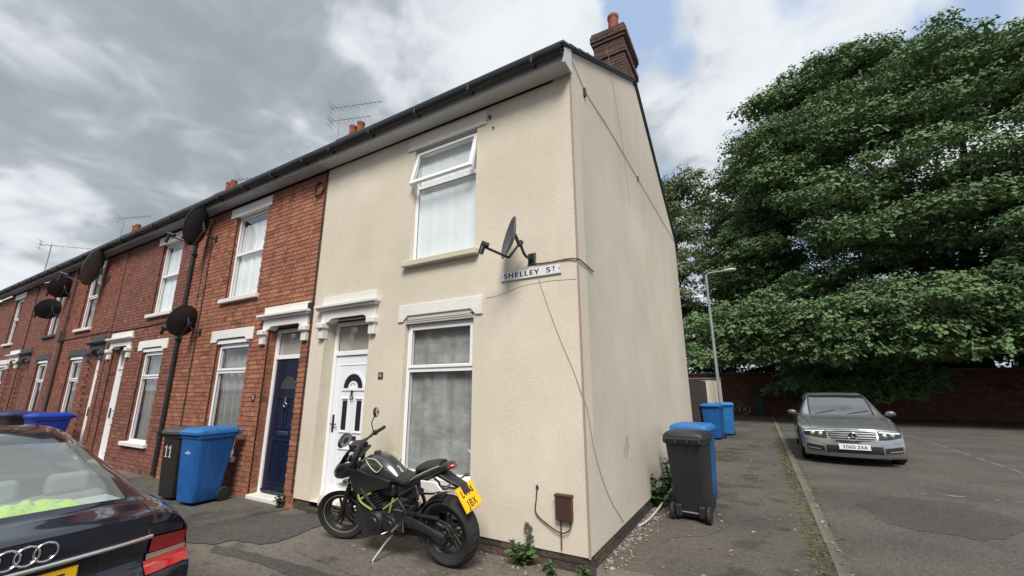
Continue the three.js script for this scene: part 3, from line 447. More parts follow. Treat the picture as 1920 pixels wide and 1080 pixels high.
// ---------- ground ----------
const mAsphalt = std([0.127, 0.117, 0.108], 0.92, { map: T.asphalt, bumpMap: T.asphaltBump, bumpScale: 0.006 });
const mPave = std([0.178, 0.163, 0.148], 0.93, { map: T.pave, bumpMap: T.asphaltBump, bumpScale: 0.005 });
const mSide = std([0.125, 0.115, 0.104], 0.93, { map: T.pave, bumpMap: T.asphaltBump, bumpScale: 0.006 });
const mPatch = std([0.092, 0.090, 0.086], 0.9, { map: T.asphalt, bumpMap: T.asphaltBump, bumpScale: 0.005 });
const mKerb = std([0.22, 0.205, 0.185], 0.9, { map: T.pave, bumpMap: T.grain, bumpScale: 0.004 });
function sheet(pts, y) { const s = new THREE.Shape(pts.map(([x, z]) => new THREE.Vector2(x, -z))), g = new THREE.ShapeGeometry(s); g.rotateX(-Math.PI / 2); g.translate(0, y, 0); return g; }
{ const g = new THREE.PlaneGeometry(500, 500, 1, 1); g.rotateX(-Math.PI / 2); const u = g.attributes.uv; for (let i = 0; i < u.count; i++) u.setXY(i, u.getX(i) * 500, u.getY(i) * 500); g.translate(0, -0.1, 0); structure('road', g, mAsphalt); }
structure('pavement', merge(poly([[-40, -1.72], [1.98, -1.72], [1.98, 0.3], [-40, 0.3]], 0.14, 0).rotateX(-Math.PI / 2)), mPave);
structure('side_pavement', merge(poly([[-0.3, 0.302], [1.88, 0.302], [1.88, 26.8], [-0.3, 26.8]], 0.14, 0).rotateX(-Math.PI / 2)), mSide);
{
  const g = new THREE.Group(); g.name = 'kerb'; g.userData.kind = 'structure'; scene.add(g);
  const kg = rb(0, 0.12, -0.3, 0.012, 0, 0.90, 0.015), R = rng(8), ms = [0.85, 1, 1.1].map((k) => std([0.2 * k, 0.185 * k, 0.165 * k], 0.9, { map: T.pave, bumpMap: T.grain, bumpScale: 0.004 }));
  for (let i = 0; i < 31; i++) { const m = mesh('kerb_stone', kg, ms[Math.floor(R() * 3)], g); m.position.set(1.885 + (R() - 0.5) * 0.008, (R() - 0.5) * 0.008, -0.9 - i * 0.912 + 1.6); }
  const kf = rb(0, 0.90, -0.3, 0.012, 0, 0.12, 0.015); for (let i = 0; i < 40; i++) { const m = mesh('kerb_stone', kf, ms[Math.floor(R() * 3)], g); m.position.set(1.0 - i * 0.912, (R() - 0.5) * 0.008, 1.725); }
}
structure('side_road', sheet([[2.006, 2], [45, 2], [45, -26.9], [2.006, -26.9]], -0.008), mAsphalt);
// repair patches, 4 mm proud
// a pixel of the photograph turned into a point of the pavement
const onGround = (u, v, y = 0) => { const d = dirPx(u, v), t = (y - camera.position.y) / d.y; return [camera.position.x + d.x * t, camera.position.z + d.z * t]; };
const ragged = (pts, amp, seed) => { const R = rng(seed), o = []; pts.forEach((p, i) => { const q = pts[(i + 1) % pts.length], L = Math.hypot(q[0] - p[0], q[1] - p[1]), n = Math.max(1, Math.round(L / 0.12)); for (let k = 0; k < n; k++) o.push([mix(p[0], q[0], k / n) + (R() - 0.5) * amp, mix(p[1], q[1], k / n) + (R() - 0.5) * amp]); }); return o; };
structure('tarmac_patch', sheet(ragged([[-9, 0.02], [-4.35, 0.02], ...[[470, 968], [380, 985], [330, 985]].map(([u, v]) => onGround(u, v)), [-9, 0.9]], 0.03, 1), 0.004), std([0.118, 0.114, 0.103], 0.92, { map: T.pave, bumpMap: T.asphaltBump, bumpScale: 0.005 }));
structure('tarmac_patch', sheet(ragged([[330, 990], [380, 986], [470, 969], [600, 962], [606, 985], [560, 1003], [520, 1017], [485, 1022], [440, 1013], [400, 1022], [350, 1018]].map(([u, v]) => onGround(u, v)), 0.03, 2), 0.008), mPatch);
structure('tarmac_patch', sheet(ragged([[400, 1024], [450, 1032], [530, 1050], [640, 1082], [700, 1110], [620, 1110], [560, 1086], [500, 1062], [440, 1046], [390, 1036]].map(([u, v]) => onGround(u, v)), 0.03, 3), 0.004), mPatch);
structure('tarmac_patch', sheet(ragged([[2.6, -3.2], [3.4, -3.0], [4.2, -3.9], [3.9, -5.0], [2.9, -4.9], [2.5, -4.2]], 0.12, 4), -0.004), std([0.098, 0.092, 0.086], 0.92, { map: T.asphalt, bumpMap: T.asphaltBump, bumpScale: 0.006 }));
// worn parking lines
{
  const al = tex(256, (u, v) => sstep(0.42, 0.62, fbm(u * 10, v * 10, 5, 301, 10)) * 0.8, 0.8, false);
  const mLine = std([0.27, 0.245, 0.225], 0.9, { alphaMap: al, transparent: true });
  structure('parking_line', sheet([[5.62, -6.5], [5.72, -6.5], [5.9, -17], [5.8, -17]], -0.004), mLine);
  structure('parking_line', sheet([[3.3, -5.40], [5.6, -5.40], [5.6, -5.49], [3.3, -5.49]], 0.0), mLine);
}

{ const R = rng(61), cracks = []; for (const [x, z, a, n] of [[0.4, -1.2, -1.3, 14], [1.3, -3.6, -1.7, 16], [4.4, -6.8, -0.9, 12], [-2.9, 0.9, 0.3, 12]]) { let px = x, pz = z, an = a; const p = [[px, 0.001, pz]]; for (let k = 0; k < n; k++) { an += (R() - 0.5) * 0.9; px += Math.cos(an) * 0.13; pz += Math.sin(an) * 0.13; p.push([px, px > 2 ? -0.007 : 0.001, pz]); } structure('tarmac_crack', tube(p, 0.0025, 4), M.blackMatt); } }
// ---------- trees ----------
function leafClump(seed, n, spread, size) {
  const R = rng(seed), P = [], N = [], U = [];
  for (let k = 0; k < n; k++) {
    const a = R() * 6.283, r = Math.sqrt(R()) * spread, c = V3(Math.cos(a) * r, (R() - 0.5) * spread * 0.5 - r * r * 0.35 / spread, Math.sin(a) * r);
    const out = V3(Math.cos(a), 0, Math.sin(a)).multiplyScalar(0.7).add(V3((R() - 0.5) * 0.9, -0.35 - R() * 0.45, (R() - 0.5) * 0.9)).normalize();
    const side = V3(-Math.sin(a) + (R() - 0.5) * 0.6, (R() - 0.5) * 0.5, Math.cos(a) + (R() - 0.5) * 0.6).normalize();
    const L = size * (0.7 + R() * 0.6), w = L * 0.42, up = new THREE.Vector3().crossVectors(side, out).normalize(); if (up.y < 0) up.negate();
    const A = c, B = c.clone().addScaledVector(out, L * 0.5).addScaledVector(side, w).addScaledVector(up, L * 0.10), D = c.clone().addScaledVector(out, L * 0.5).addScaledVector(side, -w).addScaledVector(up, L * 0.10), E = c.clone().addScaledVector(out, L);
    for (const [x, y, z] of [[A, B, E], [A, E, D]]) { const nn = y.clone().sub(x).cross(z.clone().sub(x)).normalize(); if (nn.y < 0) nn.negate(); for (const q of [x, y, z]) { P.push(q.x, q.y, q.z); N.push(nn.x, nn.y, nn.z); U.push(0, 0); } }
  }
  const g = new THREE.BufferGeometry(); g.setAttribute('position', new THREE.Float32BufferAttribute(P, 3)); g.setAttribute('normal', new THREE.Float32BufferAttribute(N, 3)); g.setAttribute('uv', new THREE.Float32BufferAttribute(U, 2)); return g;
}
const leafMat = new THREE.MeshPhysicalMaterial({ color: 0xffffff, roughness: 0.7, side: THREE.DoubleSide, transmission: 0.25, thickness: 0 });
const barkMat = std([0.07, 0.058, 0.045], 0.95, { map: T.wood, bumpMap: T.grain, bumpScale: 0.02 });
function crown(tree, lobes, per, seed, geo, tint, sky = 1) {
  const R = rng(seed), items = [];
  for (const [cx, cy, cz, rx, ry, rz, dens = 1] of lobes) {
    const n = Math.round(per * dens * rx * rz);
    for (let k = 0; k < n; k++) {
      const th = R() * 6.283, u = R() * 2 - 1, s = Math.sqrt(1 - u * u), q = Math.pow(R(), 0.28);
      const y = u > 0 ? u : u * 0.55;
      items.push([cx + Math.cos(th) * s * rx * q, cy + y * ry * q, cz + Math.sin(th) * s * rz * q]);
    }
  }
  const im = new THREE.InstancedMesh(geo, leafMat, items.length), d = new THREE.Object3D(), c = new THREE.Color(); im.name = 'crown'; im.castShadow = im.receiveShadow = true;
  items.forEach(([x, y, z], i) => {
    d.position.set(x, y, z); d.rotation.set((R() - 0.5) * 0.7, R() * 6.283, (R() - 0.5) * 0.7); d.scale.setScalar(0.75 + R() * 0.55); d.updateMatrix(); im.setMatrixAt(i, d.matrix);
    const v = 0.75 + R() * 0.5, w = R(); c.setRGB(tint[0] * v * (1 + w * 0.35), tint[1] * v, tint[2] * v * (1 - w * 0.25)); im.setColorAt(i, c);
  });
  im.userData.kind = 'stuff'; tree.add(im); return items.length;
}
function limb(a, b, r0, r1, R, bend = 0.6) { const m = V3(...a).lerp(V3(...b), 0.5).add(V3((R() - 0.5) * bend, R() * bend, (R() - 0.5) * bend)); const pts = [V3(...a), m, V3(...b)], cv = new THREE.CatmullRomCurve3(pts), secs = []; for (let k = 0; k <= 10; k++) { const t = k / 10, p = cv.getPoint(t), tg = cv.getTangent(t), n1 = new THREE.Vector3().crossVectors(tg, Math.abs(tg.y) < 0.9 ? V3(0, 1, 0) : V3(1, 0, 0)).normalize(), n2 = new THREE.Vector3().crossVectors(tg, n1), r = mix(r0, r1, t); secs.push([...Array(9).keys()].map((i) => p.clone().addScaledVector(n1, Math.cos(i / 9 * 6.283) * r).addScaledVector(n2, Math.sin(i / 9 * 6.283) * r))); } return loft(secs); }
const clumpA = leafClump(11, 32, 0.45, 0.15), clumpB = leafClump(12, 20, 0.38, 0.15);
let bigCentre;
{
  const t = thing('broadleaf_tree', 'very large spreading broadleaf tree overhanging the parked silver car', 'tree', [0, 0, 0]), R = rng(42), C = [11.6, 9.6, -25.5], r = [10.6, 10.0, 6.6], L = [];
  // shelves of foliage over an uneven dome
  for (let k = 0; k < 380; k++) {
    const th = R() * 6.283, u = 1 - 1.7 * R(), s = Math.pow(Math.max(0, 1 - Math.pow(Math.abs(u), 2.7)), 1 / 2.7), q = 0.80 + R() * 0.22 + 0.10 * (fbm(th * 2.2 + 4, u * 3 + 9, 3, 88) - 0.5);
    let x = C[0] + Math.cos(th) * s * r[0] * q, y = C[1] + u * r[1] * q, z = C[2] + Math.sin(th) * s * r[2] * q; if (y < 3.4) y = 3.4 + R() * 1.4; if (z < -30) continue;
    const sz = 0.9 + R() * 1.0; L.push([x, y, z, sz * 1.25, sz * 0.52, sz * 1.1]);
  }
  for (let k = 0; k < 120; k++) L.push([-0.8 + R() * 22, 3.0 + R() * 2.6, -18.6 - R() * 6, 1.2 + R() * 0.7, 0.6, 1.1]);
  for (let k = 0; k < 70; k++) { const th = R() * 6.283, s = Math.sqrt(R()) * 0.7; L.push([C[0] + Math.cos(th) * s * r[0], C[1] + (R() * 1.3 - 0.7) * r[1] * 0.6, C[2] + Math.sin(th) * s * r[2], 1.8, 1.0, 1.8, 0.6]); }
  // loose sprigs on the skyline
  const px3 = (u, v, z) => { const d = dirPx(u, v), k = (z - camera.position.z) / d.z; return [camera.position.x + d.x * k, camera.position.y + d.y * k, z]; };
  for (const [u, v, q] of [[1755, 40, 0.7], [1785, 55, 0.6], [1740, 70, 0.8], [1600, 85, 0.6], [1880, 95, 0.7], [1840, 85, 0.6], [1530, 112, 0.5], [1408, 215, 0.5]]) L.push([...px3(u, v, -25), q, q * 0.8, q]);
  const edge = [[1350, 360], [1378, 300], [1405, 235], [1445, 175], [1500, 128], [1560, 105], [1640, 90], [1720, 80], [1800, 90], [1900, 105]];
  for (let k = 0; k < 120; k++) { const t = R() * (edge.length - 1.001), i = Math.floor(t), f = t - i, e = [mix(edge[i][0], edge[i + 1][0], f), mix(edge[i][1], edge[i + 1][1], f)], into = Math.pow(R(), 1.3) * 170, c = [1640, 430], dl = Math.hypot(c[0] - e[0], c[1] - e[1]), sz = 0.75 + R() * 0.6; L.push([...px3(e[0] + (c[0] - e[0]) / dl * into, e[1] + (c[1] - e[1]) / dl * into, -26.5 + R() * 3.5), sz * 1.2, sz * 0.55, sz]); }
  for (let k = 0; k < 60; k++) L.push([...px3(1425 + R() * 300, 655 + R() * 75, -23 - R() * 3.5), 0.9 + R() * 0.5, 0.45, 0.8]);
  crown(t, L, 18, 7, clumpA, [0.086, 0.18, 0.064]);
  const base = [12.5, 0, -29.4]; mesh('trunk', limb(base, [11.8, 6.2, -28.2], 0.62, 0.42, R, 0.4), barkMat, t);
  for (const e of [[4.5, 12, -24], [8, 16, -26], [13, 18, -26], [18, 14, -26], [9, 9, -20], [15, 9, -20.5], [5, 7, -22.5], [20, 9, -25]]) mesh('limb', limb([11.8, 6.0 + R() * 0.3, -28.2], e, 0.3, 0.07, R, 1.6), barkMat, t);
  bigCentre = C;
}
{
  const t = thing('loose_tree', 'looser tree with sky gaps between the house and the large tree', 'tree', [0, 0, 0]), R = rng(77), L = [];
  for (let k = 0; k < 230; k++) { const th = R() * 6.283, h = R(), rad = mix(4.4, 1.7, h * h) * Math.sqrt(R()); L.push([-2.3 + Math.cos(th) * rad * 1.1, 3.4 + h * 13.6, -28.3 + Math.sin(th) * rad, 0.6 + R() * 0.7, 0.42, 0.6 + R() * 0.6]); }
  for (let k = 0; k < 26; k++) L.push([0.2 + R() * 2.4, 7.5 + R() * 7.2, -27.5 + R() * 2, 0.5 + R() * 0.5, 0.4, 0.6]);
  for (let k = 0; k < 60; k++) { const u = 1238 + R() * 165, top = mix(292, 372, sstep(1270, 1360, u)), d = dirPx(u, top + Math.pow(R(), 1.2) * 260), q = (-28 - camera.position.z) / d.z, z = -26.5 - R() * 3; L.push([camera.position.x + d.x * q, camera.position.y + d.y * q, z, 0.55 + R() * 0.6, 0.42, 0.7]); }
  crown(t, L, 16, 9, clumpB, [0.10, 0.17, 0.065]);
  mesh('trunk', limb([-3.2, 0, -28.8], [-3.3, 9, -28.4], 0.28, 0.14, R, 0.5), barkMat, t);
  for (const e of [[-5.4, 11, -28], [-1.2, 10.5, -28.2], [-3, 15, -28.4], [-4.6, 13.5, -29]]) mesh('limb', limb([-3.3, 6.5 + R() * 2, -28.5], e, 0.1, 0.03, R, 0.8), barkMat, t);
}
{
  const t = thing('evergreen_shrub', 'dark leafy shrub behind the brick wall under the street lamp', 'shrub', [0, 0, 0]), R = rng(31), L = [];
  for (let k = 0; k < 150; k++) L.push([-4.5 + R() * 13, 2.0 + R() * 6.0, -27.9 - R() * 1.6, 0.8 + R() * 0.6, 0.6, 0.8]);
  crown(t, L, 26, 13, clumpB, [0.024, 0.055, 0.028]); for (const x of [-3, 0, 3, 6]) mesh('stem', rod([x, 0, -28.3], [x + 0.3, 4, -28.2], 0.1, 0.05), barkMat, t);
}
// ---------- boundary wall, buildings at the back ----------
{
  const w = thing('boundary_wall', 'dark red brick boundary wall beneath the large tree', 'wall'), pile = new Pile(), R = rng(3), z = -27.2, y1 = 2.55;
  mesh('core', bx(-7, 40, -0.2, y1, z - 0.22, z - 0.012), M.mortar, w);
  const tones = [[0.20, 0.085, 0.05], [0.17, 0.07, 0.045], [0.23, 0.10, 0.058], [0.12, 0.055, 0.04]];
  for (let r = 0; r < 34; r++) for (let x = -7 + (r % 2 ? 0.11 : 0); x < 30; x += 0.225) { const c = tones[Math.floor(R() * 4)], v = 0.8 + R() * 0.4; pile.box(x, x + 0.215, r * 0.075, r * 0.075 + 0.065, z - 0.03, z + R() * 0.006, c.map((q) => q * v)); }
  const m = mesh('brickwork', pile.geo(), M.brickV, w); m.userData.kind = 'stuff';
  for (let x = -7; x < 30; x += 0.62) mesh('coping_stone', bx(0, 0.6, 0, 0.07, -0.15, 0.15), mKerb, w).position.set(x, y1 + 0.001, z - 0.11);
}
{
  const h = thing('brick_building', 'brown brick building half hidden behind the large tree', 'building'); const m = std([0.20, 0.11, 0.075], 0.9, { map: T.brick });
  mesh('wall', bx(17, 27, 0, 7.2, -39, -32), m, h); mesh('roof', loft([16.7, 27.3].map((x) => [V3(x, 7.2, -31.6), V3(x, 10, -35.5), V3(x, 7.2, -39.4)]), true, true), M.slate, h);
  for (const x of [18.5, 21.5, 24.5]) { mesh('window', merge(bars(x, x + 1.1, 4.4, 6, -32.02, -31.94, 0.07)), M.upvc, h); mesh('pane', paneGeo(x, x + 1.1, 4.4, 6, -31.985), M.black, h); }
}
{
  const w = thing('garden_wall', 'low white rendered wall behind the end house beside the lamp post', 'wall'); mesh('wall', bx(-4.2, 0.17, -0.1, 1.98, -14.78, -14.6), M.creamSide, w); mesh('coping', rb(-4.2, 0.2, 1.981, 2.03, -14.83, -14.55, 0.01), mKerb, w);
}
{ const f = thing('yard_fence', 'dark brown timber fence behind the end house', 'fence'), g = bx(-0.01, 0.01, 0, 1.9, -0.046, 0.046), m = std([0.06, 0.04, 0.03], 0.9, { map: T.wood }), R = rng(29); for (let i = 0; i < 70; i++) mesh('fence_board', g, m, f).position.set(-0.35 + (R() - 0.5) * 0.008, (R() - 0.5) * 0.02, -7.55 - i * 0.1); mesh('rail', bx(-0.40, -0.362, 1.2, 1.28, -14.5, -7.5), m, f); }
{
  const t = thing('hedge', 'tall dark evergreen hedge behind the boundary wall at the back of the car park', 'hedge'), R = rng(91), L = [];
  for (let k = 0; k < 240; k++) L.push([7 + R() * 20, 1.2 + R() * 5.4, -28.0 - R() * 1.4, 0.9 + R() * 0.5, 0.7, 0.7]);
  crown(t, L, 34, 17, clumpA, [0.02, 0.042, 0.022]); for (const x of [9, 13, 17, 21, 24]) mesh('stem', rod([x, 0, -28.7], [x + 0.2, 3, -28.6], 0.09, 0.04), barkMat, t);
}
// ---------- wheelie bins ----------
const binMat = (c) => std(c, 0.5, { map: T.plastic, bumpMap: T.grain, bumpScale: 0.0008 });
function makeBin(name, label, body, lid, { w = 0.58, d = 0.70, h = 1.06, group, number, logo, grime } = {}) {
  const b = thing(name, label, 'wheelie bin', [0, 0, 0], 0, group), H = h - 0.09;
  const sec = [[0.045, 0.74, 0.66, 0.03], [0.06, 0.77, 0.70, 0.035], [0.24, 0.80, 0.76, 0.03], [0.5, 0.84, 0.84, 0.02], [H - 0.06, 0.92, 0.955, 0.0], [H - 0.055, 0.985, 0.99, 0], [H - 0.005, 0.99, 0.995, 0], [H, 0.97, 0.98, 0]].map(([y, a, c, o]) => rrect(w * a, d * c, 0.05, y, 5, 0, o * d * 1.6));
  const B = mesh('body', toCreasedNormals(loft(sec, true, true), 0.6), body, b);
  const dome = [[0, 1.02, 1.06, 0.012], [0.035, 1.03, 1.07, 0.012], [0.055, 0.99, 1.03, 0.008], [0.085, 0.86, 0.90, -0.01], [0.095, 0.5, 0.6, -0.02]].map(([y, a, c, o]) => rrect(w * a, d * c, 0.06, H + 0.002 + y, 5, 0, o));
  mesh('lid', toCreasedNormals(loft(dome, true, true), 0.7), lid, b);
  mesh('handle', merge(rod([-w * 0.42, H + 0.01, -d / 2 - 0.055], [w * 0.42, H + 0.01, -d / 2 - 0.055], 0.016), ...[-0.42, -0.14, 0.14, 0.42].map((k) => rb(w * k - 0.02, w * k + 0.02, H - 0.04, H + 0.028, -d / 2 - 0.07, -d / 2 + 0.02, 0.008))), lid, b);
  mesh('axle', rod([-w * 0.42, 0.1, -d * 0.33], [w * 0.42, 0.1, -d * 0.33], 0.012), M.steel, b);
  mesh('axle_housing', merge(rb(-w * 0.36, -w * 0.2, 0.05, 0.19, -d * 0.42, -d * 0.2, 0.02), rb(w * 0.2, w * 0.36, 0.05, 0.19, -d * 0.42, -d * 0.2, 0.02)), body, b);
  for (const s of [-1, 1]) { const g = sub('wheel', b), prof = [[0.03, -0.02], [0.085, -0.022], [0.1, -0.015], [0.1, 0.015], [0.085, 0.022], [0.03, 0.02]].map(([r, y]) => new THREE.Vector2(r, y)), t = new THREE.LatheGeometry(prof, 22); t.rotateZ(Math.PI / 2); t.translate(s * w * 0.43, 0.1, -d * 0.33); mesh('tyre', t, M.rubber, g); mesh('hub', rod([s * w * 0.43 - 0.024, 0.1, -d * 0.33], [s * w * 0.43 + 0.024, 0.1, -d * 0.33], 0.05, 0.05, 16), M.blackMatt, g); }
  const face = (x0, x1, y0, y1, m, nm) => { const g = new THREE.PlaneGeometry(x1 - x0, y1 - y0, 1, 1); g.translate((x0 + x1) / 2, 0, 0); const yc = (y0 + y1) / 2, p = g.attributes.position; const zAt = (y) => { const t = (y - 0.5) / (H - 0.56); return y > 0.5 ? mix(d * 0.42 + 0.032 * d, d * 0.4775, t) : mix(d * 0.38 + 0.048 * d, d * 0.42 + 0.032 * d, (y - 0.24) / 0.26); }; for (let i = 0; i < p.count; i++) { const y = p.getY(i) + yc; p.setXYZ(i, p.getX(i), y, zAt(y) + 0.004); } mesh(nm, g, m, b); };
  if (number) face(-0.13, 0.11, 0.60, 0.82, new THREE.MeshStandardMaterial({ map: canvasTex(128, 96, (c) => { c.fillStyle = 'rgba(205,200,190,0.8)'; c.font = 'bold 104px serif'; c.textAlign = 'center'; c.fillText(number, 64, 90); }), transparent: true, roughness: 0.6, side: THREE.DoubleSide }), 'painted_number');
  if (logo) face(-0.075, 0.075, 0.70, 0.755, new THREE.MeshStandardMaterial({ map: canvasTex(128, 48, (c) => { c.strokeStyle = '#eef3fa'; c.lineWidth = 6; c.beginPath(); c.moveTo(8, 36); c.lineTo(40, 30); c.lineTo(60, 8); c.lineTo(76, 30); c.lineTo(94, 18); c.lineTo(118, 30); c.stroke(); c.beginPath(); c.moveTo(30, 42); c.lineTo(112, 40); c.stroke(); }), transparent: true, roughness: 0.6, side: THREE.DoubleSide }), 'printed_logo');
  return b;
}
const blueBody = binMat([0.012, 0.125, 0.42]), blueLid = binMat([0.035, 0.20, 0.55]), blackBody = binMat([0.022, 0.024, 0.028]), greyLid = binMat([0.10, 0.092, 0.085]), dirtyBlack = std([0.04, 0.036, 0.034], 0.75, { map: tex(256, (u, v) => { const a = fbm(u * 5, v * 5, 5, 66, 5); const m = sstep(0.58, 0.7, a); return [0.7 + m * 0.6, 0.7 + m * 0.5, 0.7 + m * 0.55].map((x) => x * 0.75); }, 1) });
const put = (o, x, z, r) => { o.position.set(x, 0.002, z); o.rotation.y = r; return o; };
put(makeBin('wheelie_bin', 'blue wheelie bin standing beside the navy door', blueBody, blueLid, { w: 0.49, d: 0.58, h: 1.06, logo: true }), -5.86, 0.47, 0.10);
put(makeBin('wheelie_bin', 'scuffed black wheelie bin painted with the number 11', dirtyBlack, greyLid, { w: 0.47, d: 0.54, h: 1.04, number: '11' }), -6.47, 0.48, 0.06);
put(makeBin('wheelie_bin', 'black wheelie bin turned with its wheels towards the street corner', blackBody, binMat([0.03, 0.031, 0.034]), { w: 0.50, d: 0.56, h: 1.06 }), 0.575, -2.30, Math.PI - 0.10);
put(makeBin('wheelie_bin', 'blue wheelie bin tucked behind the black one by the gable wall', blueBody, blueLid, { w: 0.52, d: 0.60, h: 1.10 }), 0.54, -3.12, Math.PI - 0.12);
put(makeBin('wheelie_bin', 'blue wheelie bin closest to the garden behind the house, wheels hidden', blueBody, blueLid, { w: 0.60, d: 0.74, h: 1.12 }), 0.02, -12.0, -0.15);
put(makeBin('wheelie_bin', 'lighter blue wheelie bin below the street lamp', binMat([0.012, 0.19, 0.46]), binMat([0.05, 0.28, 0.6]), { w: 0.60, d: 0.74, h: 1.12 }), 0.28, -13.5, 0.1);
put(makeBin('wheelie_bin', 'bright royal blue wheelie bin outside the dark grey lintelled house', binMat([0.008, 0.045, 0.42]), binMat([0.012, 0.07, 0.52]), { w: 0.54, d: 0.66, h: 1.10 }), -12.95, 0.60, 0.1);
put(makeBin('wheelie_bin', 'black wheelie bin with a violet lid far along the terrace', blackBody, binMat([0.06, 0.05, 0.16]), { w: 0.6, d: 0.74, h: 1.08 }), -15.0, 0.62, 0.2);
put(makeBin('wheelie_bin', 'black wheelie bin with a teal sticker furthest along the terrace', blackBody, binMat([0.05, 0.05, 0.10]), { w: 0.6, d: 0.74, h: 1.08 }), -16.3, 0.66, -0.1);
put(makeBin('wheelie_bin', 'dark wheelie bin standing against the boundary wall', blackBody, blackBody, { w: 0.62, d: 0.76, h: 1.4 }), 1.30, -26.4, 0.05);
// ---------- satellite dishes ----------
function makeDish(label, pos, wallZ, size, mat, f = [-0.68, 0.22, 0.70], aspect = 1.1, group) {
  const g = thing('satellite_dish', label, 'satellite dish', pos, 0, group), F = V3(...f).normalize(), X = new THREE.Vector3().crossVectors(V3(0, 1, 0), F).normalize(), Y = new THREE.Vector3().crossVectors(F, X), m4 = new THREE.Matrix4().makeBasis(X, Y, F);
  const R = size / 2, dep = size * 0.13, pr = []; for (let k = 0; k <= 10; k++) { const r = k / 10 * R; pr.push(new THREE.Vector2(r + 1e-4, dep * (r / R) ** 2)); } pr.push(new THREE.Vector2(R + 0.008, dep + 0.001), new THREE.Vector2(R + 0.008, dep - 0.01)); for (let k = 10; k >= 0; k--) { const r = k / 10 * R; pr.push(new THREE.Vector2(r + 1e-4, dep * (r / R) ** 2 - 0.006)); }
  const bowl = new THREE.LatheGeometry(pr, 36); bowl.rotateX(Math.PI / 2); bowl.scale(1 / aspect, 1, 1); bowl.applyMatrix4(m4); mesh('reflector', bowl, mat, g);
  const P = (x, y, z) => V3(x, y, z).applyMatrix4(m4).toArray();
  mesh('feed_arm', rod(P(0, -R * 0.95, 0), P(0, -R * 0.80, size * 0.60), 0.014), M.black, g);
  mesh('receiver_head', merge(rod(P(0, -R * 0.72, size * 0.52), P(0, -R * 0.68, size * 0.70), 0.036, 0.036, 12), rod(P(0, -R * 0.70, size * 0.64), P(0, -R * 1.15, size * 0.66), 0.03)), M.black, g);
  mesh('back_bracket', merge(rod(P(0, R * 0.25, -0.005), P(0, -R * 0.25, -0.09), 0.02), rod(P(0, -R * 0.95, 0), P(0, -R * 0.1, -0.08), 0.014), rod(P(-0.03, -R * 0.1, -0.085), P(0.03, -R * 0.1, -0.085), 0.03)), M.darkMetal, g);
  const w = [0.0, 0, wallZ - pos[2]], J = P(0, -R * 0.15, -0.09), foot = [J[0] + 0.05, J[1] - 0.13, w[2]];
  mesh('wall_mount', merge(tube([J, [J[0] + 0.02, J[1] - 0.11, J[2] + (w[2] - J[2]) * 0.4], foot], 0.016), rb(foot[0] - 0.05, foot[0] + 0.05, foot[1] - 0.07, foot[1] + 0.07, w[2], w[2] + 0.01, 0.004)), M.darkMetal, g);
  return g;
}
makeDish('grey satellite dish seen edge on above the street name sign', [-0.64, 3.20, 0.24], 0, 0.47, M.dishGrey);
makeDish('large black satellite dish up under the gutter by the downpipe', [-7.95, 4.84, 0.26], 0, 0.82, M.dishDark, [-0.80, 0.2, 0.56], 1.25);
makeDish('smaller black satellite dish halfway up the downpipe', [-7.95, 2.90, 0.22], 0, 0.60, M.dishDark, [-0.86, 0.24, 0.45], 0.88);
makeDish('large pale grey satellite dish high on the plum brick wall', [-13.5, 4.80, 0.24], 0, 1.0, M.dishPale, [-0.62, 0.2, 0.76], 1.25);
makeDish('black satellite dish, upper one of the pair on the far brick house', [-16.4, 4.63, 0.18], 0, 0.62, M.dishDark, [-0.86, 0.24, 0.45], 0.88);
makeDish('black satellite dish, lower one of the pair on the far brick house', [-17.1, 4.04, 0.18], 0, 0.62, M.dishDark, [-0.86, 0.24, 0.45], 0.88);
// ---------- street sign, meter box, cables ----------
{
  const s = thing('street_name_sign', 'white street name sign reading SHELLEY ST on the cream wall', 'street sign', [-0.56, 2.862, 0]);
  mesh('plate', rb(-0.375, 0.375, -0.06, 0.06, 0.0, 0.016, 0.005), std([0.72, 0.72, 0.74], 0.45, { map: T.plastic }), s);
  const cv = canvasTex(1024, 164, (c) => { c.fillStyle = '#dcdde0'; c.fillRect(0, 0, 1024, 164); c.strokeStyle = '#8a8c92'; c.lineWidth = 4; c.strokeRect(6, 6, 1012, 152); c.fillStyle = '#17181c'; c.font = 'bold 118px sans-serif'; c.textAlign = 'left'; c.font = 'bold 128px sans-serif'; const fit = (t, x, y, w) => { const m = c.measureText(t).width || w; c.save(); c.translate(x, y); c.scale(w / m, 1); c.fillText(t, 0, 0); c.restore(); }; fit('SHELLEY', 36, 128, 640); fit('S', 780, 128, 92); c.font = 'bold 84px sans-serif'; fit('T', 884, 94, 62); c.fillRect(904, 108, 22, 12); });
  mesh('lettering', paneGeo(-0.368, 0.368, -0.053, 0.053, 0.018), std([1, 1, 1], 0.5, { map: cv }), s);
  mesh('screw', merge(rod([-0.355, 0, 0.016], [-0.355, 0, 0.021], 0.007), rod([0.355, 0, 0.016], [0.355, 0, 0.021], 0.007)), M.steel, s);
}
